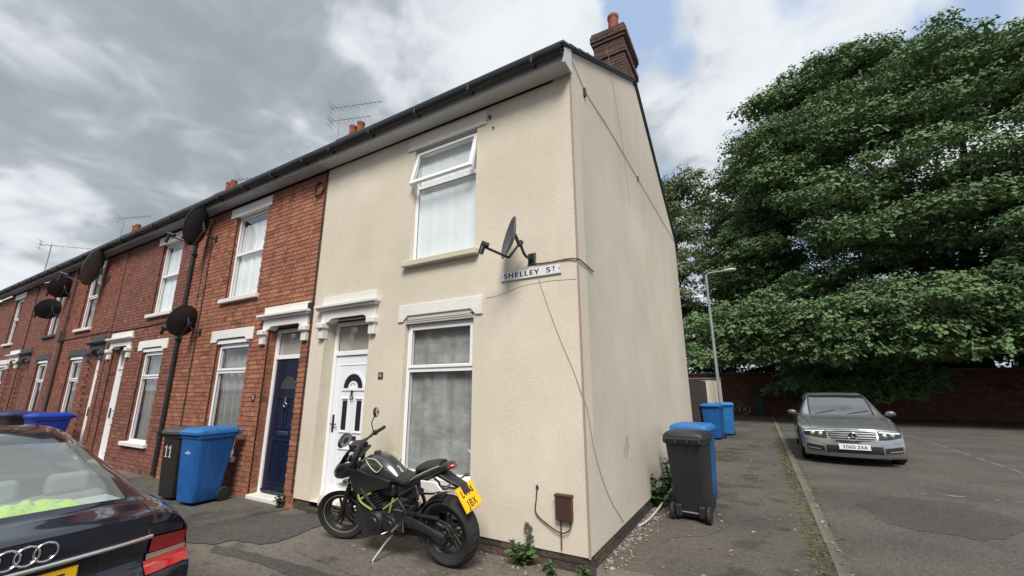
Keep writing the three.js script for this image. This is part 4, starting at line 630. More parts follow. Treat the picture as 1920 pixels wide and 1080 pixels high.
{
  const b = thing('cable_box', 'brown plastic cable box low on the cream wall', 'junction box', [-0.225, 0.42, 0]);
  const m = std([0.055, 0.028, 0.02], 0.5); mesh('case', rb(-0.082, 0.082, 0, 0.222, 0, 0.06, 0.012), m, b); mesh('lid_rim', rb(-0.088, 0.088, 0.205, 0.228, 0, 0.066, 0.006), m, b);
  mesh('cable', merge(tube([[0.05, 0.0, 0.02], [0.06, -0.05, 0.03], [-0.02, -0.105, 0.03], [-0.17, -0.06, 0.02], [-0.305, 0.03, 0.015], [-0.30, 0.15, 0.012], [-0.288, 0.26, 0.01]], 0.006), rod([-0.288, 0.245, 0.0], [-0.288, 0.27, 0.02], 0.012)), M.cable, b);
  mesh('conduit', rod([-0.045, -0.25, 0.012], [-0.045, 0.0, 0.012], 0.007), M.cableBrown, b);
}
{
  const h = scene.getObjectByName('end_terrace_house');
  mesh('cable', tube([[-0.50, 2.955, 0.012], [-0.3, 2.945, 0.012], [-0.1, 2.95, 0.012], [0.012, 2.93, 0.010], [0.014, 2.93, -0.03], [0.012, 2.92, -0.25], [0.012, 2.905, -0.45]], 0.007), M.cableBrown, h);
  mesh('cable', tube([[-0.5, 3.1, 0.02], [-0.48, 2.9, 0.007], [-0.46, 2.80, 0.006], [-0.26, 2.2, 0.006], [-0.08, 1.76, 0.006], [0.0, 1.53, 0.008], [0.008, 1.45, -0.05], [0.007, 0.99, -0.24], [0.007, 0.54, -0.59], [0.007, 0.18, -1.06]], 0.003), M.cablePale, h);
  mesh('cable', tube([[0.012, 5.45, -0.02], [0.010, 5.41, -0.2], [0.008, 5.34, -0.46], [0.008, 5.38, -1.49], [0.008, 5.38, -3.25], [0.008, 5.37, -5], [0.008, 5.37, -7.2]], 0.0045), M.cablePale, h);
  mesh('cable_clip', rb(-0.002, 0.03, 5.22, 5.34, -0.48, -0.44, 0.006), M.cable, h); mesh('cable_clip', rb(-0.002, 0.025, 5.33, 5.42, -3.27, -3.22, 0.006), M.cableBrown, h);
  mesh('cable', tube([[0.004, 7.0, -1.75], [0.005, 6.4, -1.95], [0.005, 5.5, -2.3], [0.004, 4.6, -2.5]], 0.003), M.cablePale, h);
  mesh('wall_hook', merge(rb(-1.13, -1.10, 5.02, 5.06, 0, 0.03, 0.005), rb(-1.075, -1.05, 4.86, 4.88, 0, 0.02, 0.004)), M.cableBrown, h);
  mesh('render_crack', tube([[-1.15, 2.64, 0.0015], [-0.95, 2.66, 0.0015], [-0.7, 2.72, 0.0015], [-0.35, 2.74, 0.0015], [-0.02, 2.72, 0.0015]], 0.0022), M.cablePale, h);
}
{
  const h = scene.getObjectByName('terrace_house');
  mesh('downpipe', merge(tube([[-8.60, 5.3, 0.26], [-8.60, 5.18, 0.24], [-8.60, 5.0, 0.06], [-8.60, 4.8, 0.055]], 0.036), rod([-8.60, 0.05, 0.055], [-8.60, 4.82, 0.055], 0.036), ...[0.8, 2.6, 4.4].map((y) => rb(-8.66, -8.54, y, y + 0.05, 0, 0.1, 0.006))), M.gutter, h);
  mesh('cable', merge(tube([[-7.98, 4.7, 0.012], [-7.96, 3.5, 0.012], [-7.95, 2.2, 0.012], [-7.93, 0.4, 0.012]], 0.012), tube([[-8.22, 5.1, 0.01], [-8.2, 4, 0.01], [-8.18, 3.0, 0.01]], 0.007)), M.cable, h);
  mesh('cable', tube([[-4.375, 5.18, 0.012], [-4.375, 3.5, 0.014], [-4.37, 2.2, 0.012], [-4.375, 0.2, 0.012]], 0.012), M.cable, h);
  mesh('cable_coil', new THREE.TorusGeometry(0.12, 0.016, 8, 28).translate(-4.52, 4.90, 0.03), M.cable, h);
  mesh('junction_box', rb(-4.45, -4.36, 2.83, 2.93, 0, 0.05, 0.008), M.black, h);
  const h2 = scene.getObjectByName('terrace_house_001'); mesh('cable', tube([[-12.40, 5.15, 0.015], [-12.40, 3, 0.015], [-12.40, 0.4, 0.015]], 0.014), M.cableBrown, h2); mesh('cable', tube([[-8.9, 3.06, 0.012], [-10.5, 3.02, 0.012], [-12.4, 3.03, 0.012]], 0.009), M.cable, h2);
  mesh('security_light', merge(rb(-9.12, -9.0, 4.9, 4.98, 0.0, 0.12, 0.01), rb(-9.16, -8.98, 4.86, 4.9, 0.06, 0.14, 0.01)), M.black, h2);
  const h3 = scene.getObjectByName('terrace_house_002'); mesh('downpipe', merge(rod([-15.92, 0.05, 0.06], [-15.92, 3.1, 0.06], 0.05), rod([-15.92, 3.1, 0.06], [-15.92, 5.2, 0.06], 0.03), rb(-16.0, -15.84, 3.0, 3.3, 0.0, 0.14, 0.01)), std([0.09, 0.05, 0.045], 0.6), h3); mesh('cable', tube([[-12.5, 3.05, 0.012], [-14, 3.04, 0.012], [-15.9, 3.03, 0.012]], 0.009), M.cable, h3);
  const h4 = scene.getObjectByName('terrace_house_003'); mesh('cable', tube([[-19.9, 5.15, 0.015], [-19.9, 0.4, 0.015]], 0.014), M.cable, h4);
}
// ---------- aerials ----------
function aerial(label, x, z, y0, y1, boom, els, turn, double) {
  const a = thing('roof_aerial', label, 'aerial', [x, y0, z], 0), H = y1 - y0; mesh('mast', rod([0, 0, 0], [0, H + 0.06, 0], 0.018), M.galv, a);
  const one = (y, len, n, back) => { const g = sub('array', a), c = Math.cos(turn), s = Math.sin(turn); mesh('boom', rod([-c * back, y, s * back], [c * len, y + 0.02, -s * len], 0.011), M.galv, g); const e = []; for (let k = 0; k < n; k++) { const t = -back + (len + back) * (k + 0.3) / n, l = 0.16 - 0.05 * k / n; e.push(rod([c * t - s * l, y, -s * t - c * l], [c * t + s * l, y, -s * t + c * l], 0.006, 0.006, 5)); } mesh('elements', merge(e), M.galv, g); mesh('reflector', merge(...[-0.16, 0, 0.16].map((q) => rod([-c * back - s * 0.2, y + q, s * back - c * 0.2], [-c * back + s * 0.2, y + q, s * back + c * 0.2], 0.006, 0.006, 5)), rod([-c * back, y - 0.18, s * back], [-c * back, y + 0.18, s * back], 0.01)), M.galv, g); };
  one(H, boom, els, 0.35); if (double) one(H - 0.5, boom * 0.75, els - 2, 0.35); return a;
}
aerial('double television aerial on a tall mast beside two chimney pots', -9.45, -3.6, 7.6, 10.75, 1.5, 12, 0.35, true);
aerial('television aerial on a mast past the furthest chimney pots', -24.6, -3.0, 7.2, 9.85, 1.6, 10, 0.35, false);
aerial('small television aerial low on the roof at the far end', -23.2, -0.6, 5.7, 7.45, 1.3, 8, 0.9, false);
aerial('short television aerial above the gutter between chimney stacks', -13.9, -3.2, 7.3, 9.15, 0.5, 5, 0.4, false);
// ---------- street lamp ----------
{
  const l = thing('street_lamp', 'grey steel street lamp with a short arm in front of the tree', 'street lamp', [0.13, 0, -14.2]);
  mesh('column', merge(rod([0, 0, 0], [0, 1.0, 0], 0.085, 0.085, 16), rod([0, 1.0, 0], [0, 6.12, 0], 0.06, 0.045, 14)), M.galv, l);
  mesh('arm', tube([[0, 6.10, 0], [0.12, 6.17, 0], [0.7, 6.2, 0]], 0.03), M.galv, l);
  mesh('lantern', loft([0, 0.05, 0.25, 0.40, 0.46].map((t, i) => { const w = [0.04, 0.09, 0.13, 0.1, 0.03][i], hh = [0.03, 0.05, 0.07, 0.06, 0.02][i]; return [...Array(12).keys()].map((k) => V3(0.66 + t, 6.2 + Math.sin(k / 12 * 6.283) * hh, Math.cos(k / 12 * 6.283) * w)); }), true, true), std([0.42, 0.43, 0.44], 0.5), l);
  mesh('door_panel', rb(-0.05, 0.05, 0.35, 0.8, 0.08, 0.09, 0.004), M.darkMetal, l);
}
// ---------- old bicycle by the far wall ----------
{
  const b = thing('bicycle', 'old bicycle leaning on the boundary wall beside a dark bin', 'bicycle', [0.55, 0, -26.75]); b.rotation.x = -0.12;
  for (const x of [-0.05, -1.07]) { const w = sub('wheel', b); mesh('tyre', new THREE.TorusGeometry(0.33, 0.022, 8, 40).translate(x, 0.35, 0), M.rubber, w); mesh('rim', new THREE.TorusGeometry(0.30, 0.012, 6, 40).translate(x, 0.35, 0), M.steel, w); mesh('spokes', merge([...Array(14).keys()].map((k) => rod([x, 0.35, 0], [x + Math.cos(k * 0.4488) * 0.3, 0.35 + Math.sin(k * 0.4488) * 0.3, 0], 0.003, 0.003, 4))), M.steel, w); }
  const A = [-0.05, 0.35, 0], Bk = [-1.07, 0.35, 0], S = [-0.72, 0.82, 0], Hd = [-0.2, 0.85, 0], Bb = [-0.62, 0.3, 0]; mesh('frame', merge(rod(S, Hd, 0.016), rod(S, Bb, 0.016), rod(Hd, Bb, 0.018), rod(Bb, Bk, 0.012), rod(S, Bk, 0.01), rod(Hd, A, 0.013), rod(S, [-0.74, 0.95, 0], 0.014)), std([0.2, 0.2, 0.22], 0.4, { metalness: 0.3 }), b);
  mesh('saddle', rb(-0.86, -0.62, 0.95, 1.0, -0.07, 0.07, 0.02), M.blackMatt, b); mesh('handlebar', merge(rod([-0.2, 0.85, 0], [-0.22, 0.98, 0], 0.013), rod([-0.22, 0.98, -0.28], [-0.22, 0.98, 0.28], 0.012)), M.darkMetal, b);
}
// ---------- weeds, moss, litter ----------
function weed(name, label, x, z, h, n, seed, spread, col, y = 0, sz = 0.05) {
  const w = thing(name, label, 'weed', [x, y, z]), R = rng(seed), st = [], lv = [], m = phy(col, 0.6, {});
  for (let k = 0; k < n; k++) {
    const a = R() * 6.283, r = Math.sqrt(R()) * spread, hh = h * (0.45 + R() * 0.55), tip = [Math.cos(a) * r, hh, Math.sin(a) * r]; st.push(tube([[tip[0] * 0.15, 0, tip[2] * 0.15], [tip[0] * 0.5, hh * 0.6, tip[2] * 0.5], tip], 0.0025, 4, 4));
    for (let q = 0; q < 6; q++) { const t = 0.3 + 0.7 * q / 5, g = new THREE.CircleGeometry(sz * (0.5 + R() * 0.6), 6); g.scale(1, 0.6, 1); g.translate(sz * 0.6, 0, 0); g.rotateX(-Math.PI / 2 + (R() - 0.5) * 0.9); g.rotateZ((R() - 0.3) * 0.8); g.rotateY(R() * 6.283); g.translate(tip[0] * t, hh * t, tip[2] * t); lv.push(g); }
  }
  mesh('stem', merge(st), m, w); mesh('leaves', merge(lv), m, w); return w;
}
weed('weed', 'low green weed at the foot of the cream front wall', -0.66, 0.08, 0.20, 12, 4, 0.12, [0.05, 0.095, 0.03]);
weed('weed', 'thin dry weed climbing the cream wall beside the cable box', -0.60, 0.03, 0.36, 4, 14, 0.05, [0.09, 0.085, 0.045], 0.06, 0.03);
weed('weed', 'small green weed at the house corner', -0.05, 0.06, 0.10, 8, 5, 0.08, [0.05, 0.09, 0.035], 0, 0.03);
weed('weed', 'tuft of weed in the pavement joint below the cable box', -0.32, 0.14, 0.09, 8, 15, 0.10, [0.05, 0.085, 0.035], 0, 0.03);
weed('weed', 'bushy green weed against the gable wall', 0.05, -2.55, 0.42, 12, 6, 0.13, [0.045, 0.10, 0.03], 0, 0.075);
weed('weed', 'tall green weed against the gable wall behind the black bin', 0.07, -3.3, 0.55, 10, 7, 0.12, [0.05, 0.10, 0.03], 0, 0.06);
weed('weed', 'green weed at the foot of the brick pier beside the navy door', -4.55, 0.06, 0.24, 10, 8, 0.07, [0.05, 0.09, 0.035], 0, 0.04);
{
  const R = rng(55), tuft = leafClump(66, 9, 0.035, 0.035), n = 1500, im = new THREE.InstancedMesh(tuft, phy([1, 1, 1], 0.9), n), d = new THREE.Object3D(), c = new THREE.Color(); im.name = 'moss'; im.userData = { kind: 'stuff', label: 'yellow green moss growing along the kerb of the side road', category: 'moss' };
  for (let i = 0; i < n; i++) { const z = -0.6 - Math.pow(R(), 0.8) * 17, p = fbm(z * 0.9, 3, 3, 12), side = R(); d.position.set(1.80 + (R() + R() - 1) * 0.11 * (0.5 + p) + (side > 0.75 ? 0.14 : 0), 0.004, z); if (p < 0.4 && R() < 0.75) d.position.x = 1.86 + R() * 0.02; d.rotation.set(0, R() * 6.3, 0); d.scale.set(0.6 + R(), 0.3 + R() * 0.5, 0.6 + R()); d.updateMatrix(); im.setMatrixAt(i, d.matrix); const v = 0.7 + R() * 0.6; c.setRGB(0.085 * v, 0.088 * v, 0.03 * v); im.setColorAt(i, c); }
  im.castShadow = im.receiveShadow = true; scene.add(im);
  const lf = new THREE.CircleGeometry(0.022, 5); lf.scale(1, 0.6, 1); lf.rotateX(-Math.PI / 2); const N = 620, li = new THREE.InstancedMesh(lf, std([1, 1, 1], 0.85), N); li.name = 'leaf_litter'; li.userData = { kind: 'stuff', label: 'scattered pale dry leaves and litter on the pavement', category: 'litter' };
  for (let i = 0; i < N; i++) {
    const q = R(); let x, z, y = 0.004; if (q < 0.4) { x = 1.95 + R() * R() * 0.9; z = -0.8 - R() * 14; y = x > 2.01 ? -0.03 : 0.016; } else if (q < 0.7) { x = 0.03 + R() * R() * 0.3; z = -0.2 - R() * 3; } else if (q < 0.94) { x = 0.1 + R() * 1.7; z = -R() * 12; } else { x = -3 + R() * 3; z = 0.1 + R() * 0.5; }
    d.position.set(x, y + 0.004, z); d.rotation.set((R() - 0.5) * 0.5, R() * 6.3, (R() - 0.5) * 0.5); d.scale.setScalar(0.4 + R() * 0.9); d.updateMatrix(); li.setMatrixAt(i, d.matrix); const v = 0.5 + R() * 0.9; c.setRGB(0.28 * v, (0.235 + R() * 0.03) * v, 0.165 * v); li.setColorAt(i, c);
  }
  li.castShadow = li.receiveShadow = true; scene.add(li);
  const sg = new THREE.IcosahedronGeometry(0.016, 0), Q = 300, pi = new THREE.InstancedMesh(sg, std([1, 1, 1], 0.9), Q); pi.name = 'rubble'; pi.userData = { kind: 'stuff', label: 'crumbs of pale rubble along the foot of the gable wall', category: 'rubble' };
  for (let i = 0; i < Q; i++) { const w = R() < 0.75; d.position.set(w ? 0.02 + R() * R() * 0.28 : -2.2 + R() * 2.2, 0.006, w ? -0.15 - R() * 3.2 : 0.03 + R() * R() * 0.3); d.rotation.set(R() * 6, R() * 6, 0); d.scale.setScalar(0.4 + R() * R() * 1.6); d.updateMatrix(); pi.setMatrixAt(i, d.matrix); const v = 0.35 + R() * 0.7; c.setRGB(0.27 * v, 0.23 * v, 0.20 * v); pi.setColorAt(i, c); }
  pi.castShadow = pi.receiveShadow = true; scene.add(pi);
}
{ // scuffs and scratches on the render
  const h = scene.getObjectByName('end_terrace_house'), mk = (seed, th) => new THREE.MeshStandardMaterial({ color: lin(0.20, 0.17, 0.14), roughness: 0.95, transparent: true, side: THREE.DoubleSide, alphaMap: (() => { const n = 256, d = new Uint8Array(n * n * 4); for (let j = 0; j < n; j++) for (let i = 0; i < n; i++) { const u = i / n, v = j / n, e = sstep(0, 0.2, u) * sstep(1, 0.8, u) * sstep(0, 0.15, v) * sstep(1, 0.85, v), m = fbm(u * 7, v * 4, 5, seed, 0, 0.6), s = fbm(u * 46, v * 9, 4, seed + 9, 0, 0.6), k = sstep(th, th + 0.14, m * 0.5 + s * 0.5 + (fbm(u * 3, v * 3, 2, seed + 4) - 0.5) * 0.4) * e * 0.22; const o = (j * n + i) * 4; d[o] = d[o + 1] = d[o + 2] = k * 255; d[o + 3] = 255; } const t = new THREE.DataTexture(d, n, n); t.magFilter = THREE.LinearFilter; t.needsUpdate = true; return t; })() });
  const side = (z0, z1, y0, y1, m) => { const g = new THREE.PlaneGeometry(z1 - z0, y1 - y0); g.rotateY(Math.PI / 2); g.translate(0.003, (y0 + y1) / 2, (z0 + z1) / 2); mesh('scuff_marks', g, m, h); }, front = (x0, x1, y0, y1, m) => mesh('scuff_marks', paneGeo(x0, x1, y0, y1, 0.003), m, h);
  side(-2.6, -0.9, 0.3, 1.1, mk(401, 0.655)); side(-4.5, -2.6, 0.2, 1.1, mk(411, 0.64));
}
{ const p = thing('plastic_pipe', 'pale plastic pipe lying along the foot of the gable wall', 'pipe'); mesh('tube', tube([[0.05, 0.03, -1.5], [0.09, 0.03, -1.75], [0.12, 0.05, -2.2], [0.13, 0.10, -3.0], [0.12, 0.12, -3.6]], 0.014), std([0.42, 0.40, 0.36], 0.7), p); mesh('end_cap', rod([0.045, 0.03, -1.49], [0.055, 0.03, -1.51], 0.018), std([0.3, 0.29, 0.27], 0.7), p); }
// ---------- motorbike ----------
{
  const bike = thing('motorbike', 'black naked motorbike with lime frame tubes and yellow plate on its side stand', 'motorbike', [-1.22, 0, 0.41]);
  bike.rotation.order = 'YXZ'; bike.rotation.y = Math.PI + 0.01; bike.rotation.x = -0.17;
  const gloss = phy([0.012, 0.013, 0.016], 0.28, { clearcoat: 1, clearcoatRoughness: 0.1 }), satin = phy([0.022, 0.022, 0.024], 0.42), tankM = phy([0.06, 0.062, 0.066], 0.28, { metalness: 0.55, clearcoat: 1, clearcoatRoughness: 0.08 }), lime = phy([0.26, 0.31, 0.09], 0.4), whiteM = phy([0.72, 0.72, 0.72], 0.35), seatM = std([0.025, 0.025, 0.028], 0.62, { bumpMap: T.grain, bumpScale: 0.001 }), engM = std([0.035, 0.036, 0.04], 0.42, { metalness: 0.5 }), silver = std([0.5, 0.5, 0.5], 0.35, { metalness: 0.9 });
  const RX = 0, FX = 1.46, RR = 0.318, FR = 0.305;
  const tyreG = (R, w) => { const p = []; for (let k = 0; k <= 14; k++) { const a = -1.25 + 2.5 * k / 14; p.push(new THREE.Vector2(R - w * 0.5 * 0.85 * (1 - Math.cos(a)) * 0.95, Math.sin(a) * w * 0.53)); } p.push(new THREE.Vector2(R - 0.105, w * 0.40), new THREE.Vector2(R - 0.105, -w * 0.40), p[0].clone()); const g = new THREE.LatheGeometry(p, 56); g.rotateX(Math.PI / 2); return g; };
  const grooves = (R, w) => { const gs = []; for (let k = 0; k < 26; k++) for (const s of [-1, 1]) { const a = k / 26 * 6.283 + (s > 0 ? 0.12 : 0), pts = []; for (let q = 0; q < 4; q++) { const t = 0.10 + q * 0.22, b = a + q * 0.05, rr = R - w * 0.5 * 0.81 * (1 - Math.cos(t * 1.1)) - 0.001; pts.push([Math.cos(b) * rr, Math.sin(b) * rr, s * Math.sin(t * 1.1) * w * 0.53]); } gs.push(tube(pts, 0.0032, 4, 4)); } return merge(gs); };
  const rimG = (R, w) => { const p = [[R - 0.10, -w * 0.42], [R - 0.085, -w * 0.44], [R - 0.085, -w * 0.40], [R - 0.115, -w * 0.3], [R - 0.125, 0], [R - 0.115, w * 0.3], [R - 0.085, w * 0.40], [R - 0.085, w * 0.44], [R - 0.10, w * 0.42], [R - 0.135, w * 0.28], [R - 0.14, 0], [R - 0.135, -w * 0.28], [R - 0.10, -w * 0.42]].map(([a, b]) => new THREE.Vector2(a, b)); const g = new THREE.LatheGeometry(p, 48); g.rotateX(Math.PI / 2); return g; };
  const spokes = (R) => { const gs = []; for (let k = 0; k < 5; k++) { const a = k / 5 * 6.283 + 0.3; for (const s of [-1, 1]) gs.push(rod([Math.cos(a + s * 0.5) * 0.045, Math.sin(a + s * 0.5) * 0.045, 0], [Math.cos(a + s * 0.13) * (R - 0.12), Math.sin(a + s * 0.13) * (R - 0.12), 0], 0.016, 0.011, 8)); } gs.push(new THREE.CylinderGeometry(0.05, 0.05, 0.10, 20).rotateX(Math.PI / 2)); return merge(gs); };
  const ring = (r0, r1, z, t, holes = 0) => { const s = new THREE.Shape(); s.absarc(0, 0, r1, 0, 6.2832, false); const h = new THREE.Path(); h.absarc(0, 0, r0, 0, 6.2832, true); s.holes.push(h); for (let k = 0; k < holes; k++) { const a = k / holes * 6.283, p = new THREE.Path(); p.absarc(Math.cos(a) * (r0 + r1) / 2, Math.sin(a) * (r0 + r1) / 2, (r1 - r0) * 0.2, 0, 6.2832, true); s.holes.push(p); } const g = new THREE.ExtrudeGeometry(s, { depth: t, bevelEnabled: false, curveSegments: 30 }); g.translate(0, 0, z - t / 2); return g; };
  // steering: turn about the raked head axis, towards the bike's left
  const head = V3(1.16, 0.92, 0), axis = V3(-0.40, 0.92, 0).normalize(), st = new THREE.Matrix4().makeTranslation(head.x, head.y, head.z).multiply(new THREE.Matrix4().makeRotationAxis(axis, 0.42)).multiply(new THREE.Matrix4().makeTranslation(-head.x, -head.y, -head.z));
  const at = (g, x, y, z = 0) => g.clone().translate(x, y, z), S = (g) => { g.applyMatrix4(st); return g; };
  const rw = sub('rear_wheel', bike);
  mesh('tyre', at(tyreG(RR, 0.18), RX, RR), M.rubber, rw); mesh('tread_grooves', at(grooves(RR, 0.18), RX, RR), M.black, rw); mesh('rim', at(rimG(RR, 0.17), RX, RR), satin, rw); mesh('rim_tape', at(new THREE.TorusGeometry(RR - 0.092, 0.0022, 6, 60, 1.2).rotateZ(-0.5), RX, RR, -0.0765), phy([0.4, 0.42, 0.3], 0.4), rw); mesh('spokes', at(spokes(RR), RX, RR), satin, rw);
  mesh('sprocket', merge(at(ring(0.068, 0.115, -0.085, 0.008, 6), RX, RR), at(ring(0.02, 0.05, -0.085, 0.02), RX, RR)), silver, rw); mesh('brake_disc', at(ring(0.07, 0.11, 0.08, 0.005, 12), RX, RR), M.steel, rw);
  const fw = sub('front_wheel', bike);
  mesh('tyre', S(at(tyreG(FR, 0.125), FX, FR)), M.rubber, fw); mesh('tread_grooves', S(at(grooves(FR, 0.125), FX, FR)), M.black, fw); mesh('rim', S(at(rimG(FR, 0.115), FX, FR)), satin, fw); mesh('rim_tape', S(at(new THREE.TorusGeometry(FR - 0.092, 0.0026, 6, 60), FX, FR, -0.052)), phy([0.4, 0.42, 0.3], 0.4), fw); mesh('spokes', S(at(spokes(FR), FX, FR)), satin, fw);
  for (const z of [-0.07, 0.07]) mesh('brake_disc', S(at(ring(0.095, 0.148, z, 0.005, 14), FX, FR)), M.steel, fw);
  // fork, calipers, mudguard
  for (const z of [-0.1, 0.1]) { mesh('fork_leg', S(merge(rod([1.13, 1.02, z], [1.335, 0.54, z], 0.021, 0.021, 14), rod([1.30, 0.62, z], [FX, FR, z], 0.028, 0.027, 14))), z < 0 ? engM : engM, bike); mesh('brake_caliper', S(rb(FX - 0.15, FX - 0.075, FR + 0.02, FR + 0.13, z * 0.8 - 0.03, z * 0.8 + 0.03, 0.012)), satin, bike); }
  mesh('fork_yoke', S(merge(rb(1.09, 1.19, 0.955, 0.985, -0.13, 0.13, 0.012), rb(1.14, 1.26, 0.77, 0.80, -0.13, 0.13, 0.012))), satin, bike);
  { const secs = []; for (let k = 0; k <= 18; k++) { const a = mix(0.35, 2.15, k / 18), r = FR + 0.018, w = mix(0.05, 0.075, Math.sin(k / 18 * Math.PI)), row = []; for (let q = 0; q <= 8; q++) { const t = q / 8 * 2 - 1, rr = r - t * t * 0.045; row.push(V3(FX + Math.cos(a) * rr, FR + Math.sin(a) * rr, t * w)); } secs.push(row); } mesh('front_mudguard', S(loft(secs, false, false, false)), whiteM, bike); }
  // headlight, screen, instruments
  { const e = (x, w, h, y) => [...Array(16).keys()].map((k) => { const a = k / 16 * 6.283, c = Math.cos(a), s = Math.sin(a); return V3(x, y + Math.sign(s) * Math.pow(Math.abs(s), 0.7) * h * (s > 0 ? 1 : 0.85), Math.sign(c) * Math.pow(Math.abs(c), 0.7) * w); }); mesh('headlight_shell', S(loft([e(1.22, 0.06, 0.07, 0.80), e(1.28, 0.11, 0.11, 0.81), e(1.36, 0.125, 0.115, 0.80), e(1.43, 0.10, 0.085, 0.775), e(1.445, 0.07, 0.06, 0.77)], true, true)), gloss, bike); mesh('headlight_lens', S(loft([e(1.432, 0.096, 0.07, 0.775), e(1.455, 0.085, 0.06, 0.77), e(1.462, 0.03, 0.02, 0.765)], true, true)), phy([0.25, 0.27, 0.28], 0.08, { clearcoat: 1 }), bike); mesh('fly_screen', S(loft([e(1.36, 0.10, 0.012, 0.90), e(1.30, 0.12, 0.012, 0.97), e(1.24, 0.10, 0.010, 1.03)], true, true)), satin, bike); mesh('instrument', S(merge(rb(1.13, 1.25, 1.0, 1.075, -0.07, 0.07, 0.018))), satin, bike); }
  for (const z of [-0.17, 0.17]) mesh('front_indicator', S(merge(rod([1.26, 0.74, Math.sign(z) * 0.10], [1.27, 0.74, z], 0.008), new THREE.SphereGeometry(0.024, 10, 8).scale(1.6, 0.8, 1).translate(1.275, 0.74, z * 1.06))), std([0.05, 0.045, 0.04], 0.3), bike);
  // bars, grips, levers, mirrors
  mesh('handlebar', S(tube([[1.05, 1.07, -0.36], [1.08, 1.08, -0.2], [1.13, 1.06, -0.08], [1.13, 1.05, 0.08], [1.08, 1.08, 0.2], [1.05, 1.07, 0.36]], 0.013, 8, 30)), satin, bike);
  for (const s of [-1, 1]) {
    mesh('grip', S(rod([1.06, 1.072, s * 0.26], [1.035, 1.066, s * 0.39], 0.019, 0.019, 12)), M.rubber, bike); mesh('lever', S(tube([[1.10, 1.06, s * 0.21], [1.13, 1.05, s * 0.26], [1.105, 1.05, s * 0.37]], 0.006)), silver, bike); mesh('switchgear', S(rb(1.05, 1.10, 1.05, 1.10, s * 0.225 - 0.025, s * 0.225 + 0.025, 0.01)), satin, bike);
    const m = sub('mirror', bike); mesh('stem', S(tube([[1.09, 1.085, s * 0.22], [1.12, 1.17, s * 0.27], [1.10, 1.235, s * 0.33]], 0.007)), satin, m); const hd = new THREE.SphereGeometry(1, 18, 12); hd.scale(0.024, 0.058, 0.095); hd.rotateX(s * 0.2); hd.rotateY(s * 0.2); hd.translate(1.10, 1.26, s * 0.37); mesh('housing', S(hd), satin, m); const gl = new THREE.CircleGeometry(1, 24); gl.scale(0.088, 0.052, 1); gl.rotateY(-Math.PI / 2); gl.rotateX(s * 0.2); gl.rotateY(s * 0.2); gl.translate(1.078, 1.26, s * 0.37); mesh('mirror_glass', S(gl), std([0.5, 0.53, 0.55], 0.06, { metalness: 1 }), m);
  }
  mesh('cables', merge(S(tube([[1.10, 1.06, -0.2], [1.24, 1.02, -0.12], [1.25, 0.9, -0.06], [1.2, 0.75, -0.05]], 0.005)), S(tube([[1.10, 1.06, 0.2], [1.25, 1.0, 0.12], [1.24, 0.86, 0.08], [1.3, 0.55, 0.09]], 0.005))), M.rubber, bike);
  // tank and shrouds
  const hull = (rows) => loft(rows.map(([x, yt, yb, w, wt]) => { const o = []; for (let k = 0; k < 24; k++) { const a = k / 24 * 6.283, c = Math.cos(a), s = Math.sin(a), ym = (yt + yb) / 2, hh = (yt - yb) / 2, ww = s > 0 ? mix(w, wt, s) : w; o.push(V3(x, ym + Math.sign(s) * Math.pow(Math.abs(s), 0.75) * hh, Math.sign(c) * Math.pow(Math.abs(c), 0.7) * ww)); } return o; }), true, true);
  mesh('fuel_tank', hull([[1.17, 0.84, 0.76, 0.05, 0.04], [1.10, 0.90, 0.72, 0.115, 0.07], [0.98, 0.955, 0.70, 0.155, 0.09], [0.85, 0.975, 0.69, 0.16, 0.095], [0.73, 0.945, 0.69, 0.14, 0.085], [0.63, 0.875, 0.70, 0.11, 0.07], [0.56, 0.80, 0.71, 0.08, 0.05]]), tankM, bike);
  mesh('filler_cap', rod([0.90, 0.968, 0], [0.90, 0.985, 0], 0.04, 0.038, 20), satin, bike);
  for (const s of [-1, 1]) {
    const sh = poly([[1.17, 0.74], [1.15, 0.83], [1.02, 0.83], [0.80, 0.80], [0.58, 0.76], [0.60, 0.70], [0.78, 0.655], [0.95, 0.60], [1.06, 0.58], [1.13, 0.64]], 0.05, 0.025, 0.014); sh.translate(0, 0, s * 0.145); mesh('tank_shroud', sh, gloss, bike);
    const ln = merge(tube([[0.70, 0.885, s * 0.135], [0.82, 0.945, s * 0.125], [0.93, 0.94, s * 0.135], [0.76, 0.83, s * 0.157], [0.70, 0.885, s * 0.135]], 0.005)); mesh('tank_graphic', ln, phy([0.45, 0.5, 0.28], 0.4), bike);
    mesh('frame_tube', merge(tube([[1.16, 0.70, s * 0.05], [1.0, 0.545, s * 0.185], [0.82, 0.47, s * 0.19]], 0.011), rod([1.0, 0.545, s * 0.185], [0.86, 0.62, s * 0.15], 0.012)), lime, bike);
    mesh('frame_tube', merge(rod([0.68, 0.49, s * 0.17], [0.50, 0.60, s * 0.15], 0.010), rod([0.60, 0.47, s * 0.17], [0.56, 0.60, s * 0.15], 0.010)), lime, bike);
    mesh('frame_tube', merge(tube([[0.50, 0.60, s * 0.15], [0.42, 0.48, s * 0.14], [0.44, 0.34, s * 0.13]], 0.018), rod([0.5, 0.62, s * 0.12], [0.08, 0.84, s * 0.09], 0.014)), satin, bike);
  }
  // seat, tail, light
  mesh('rider_seat', hull([[0.64, 0.80, 0.71, 0.07, 0.05], [0.55, 0.795, 0.70, 0.10, 0.08], [0.44, 0.80, 0.70, 0.135, 0.11], [0.34, 0.83, 0.73, 0.14, 0.11], [0.29, 0.87, 0.78, 0.11, 0.09]]), seatM, bike);
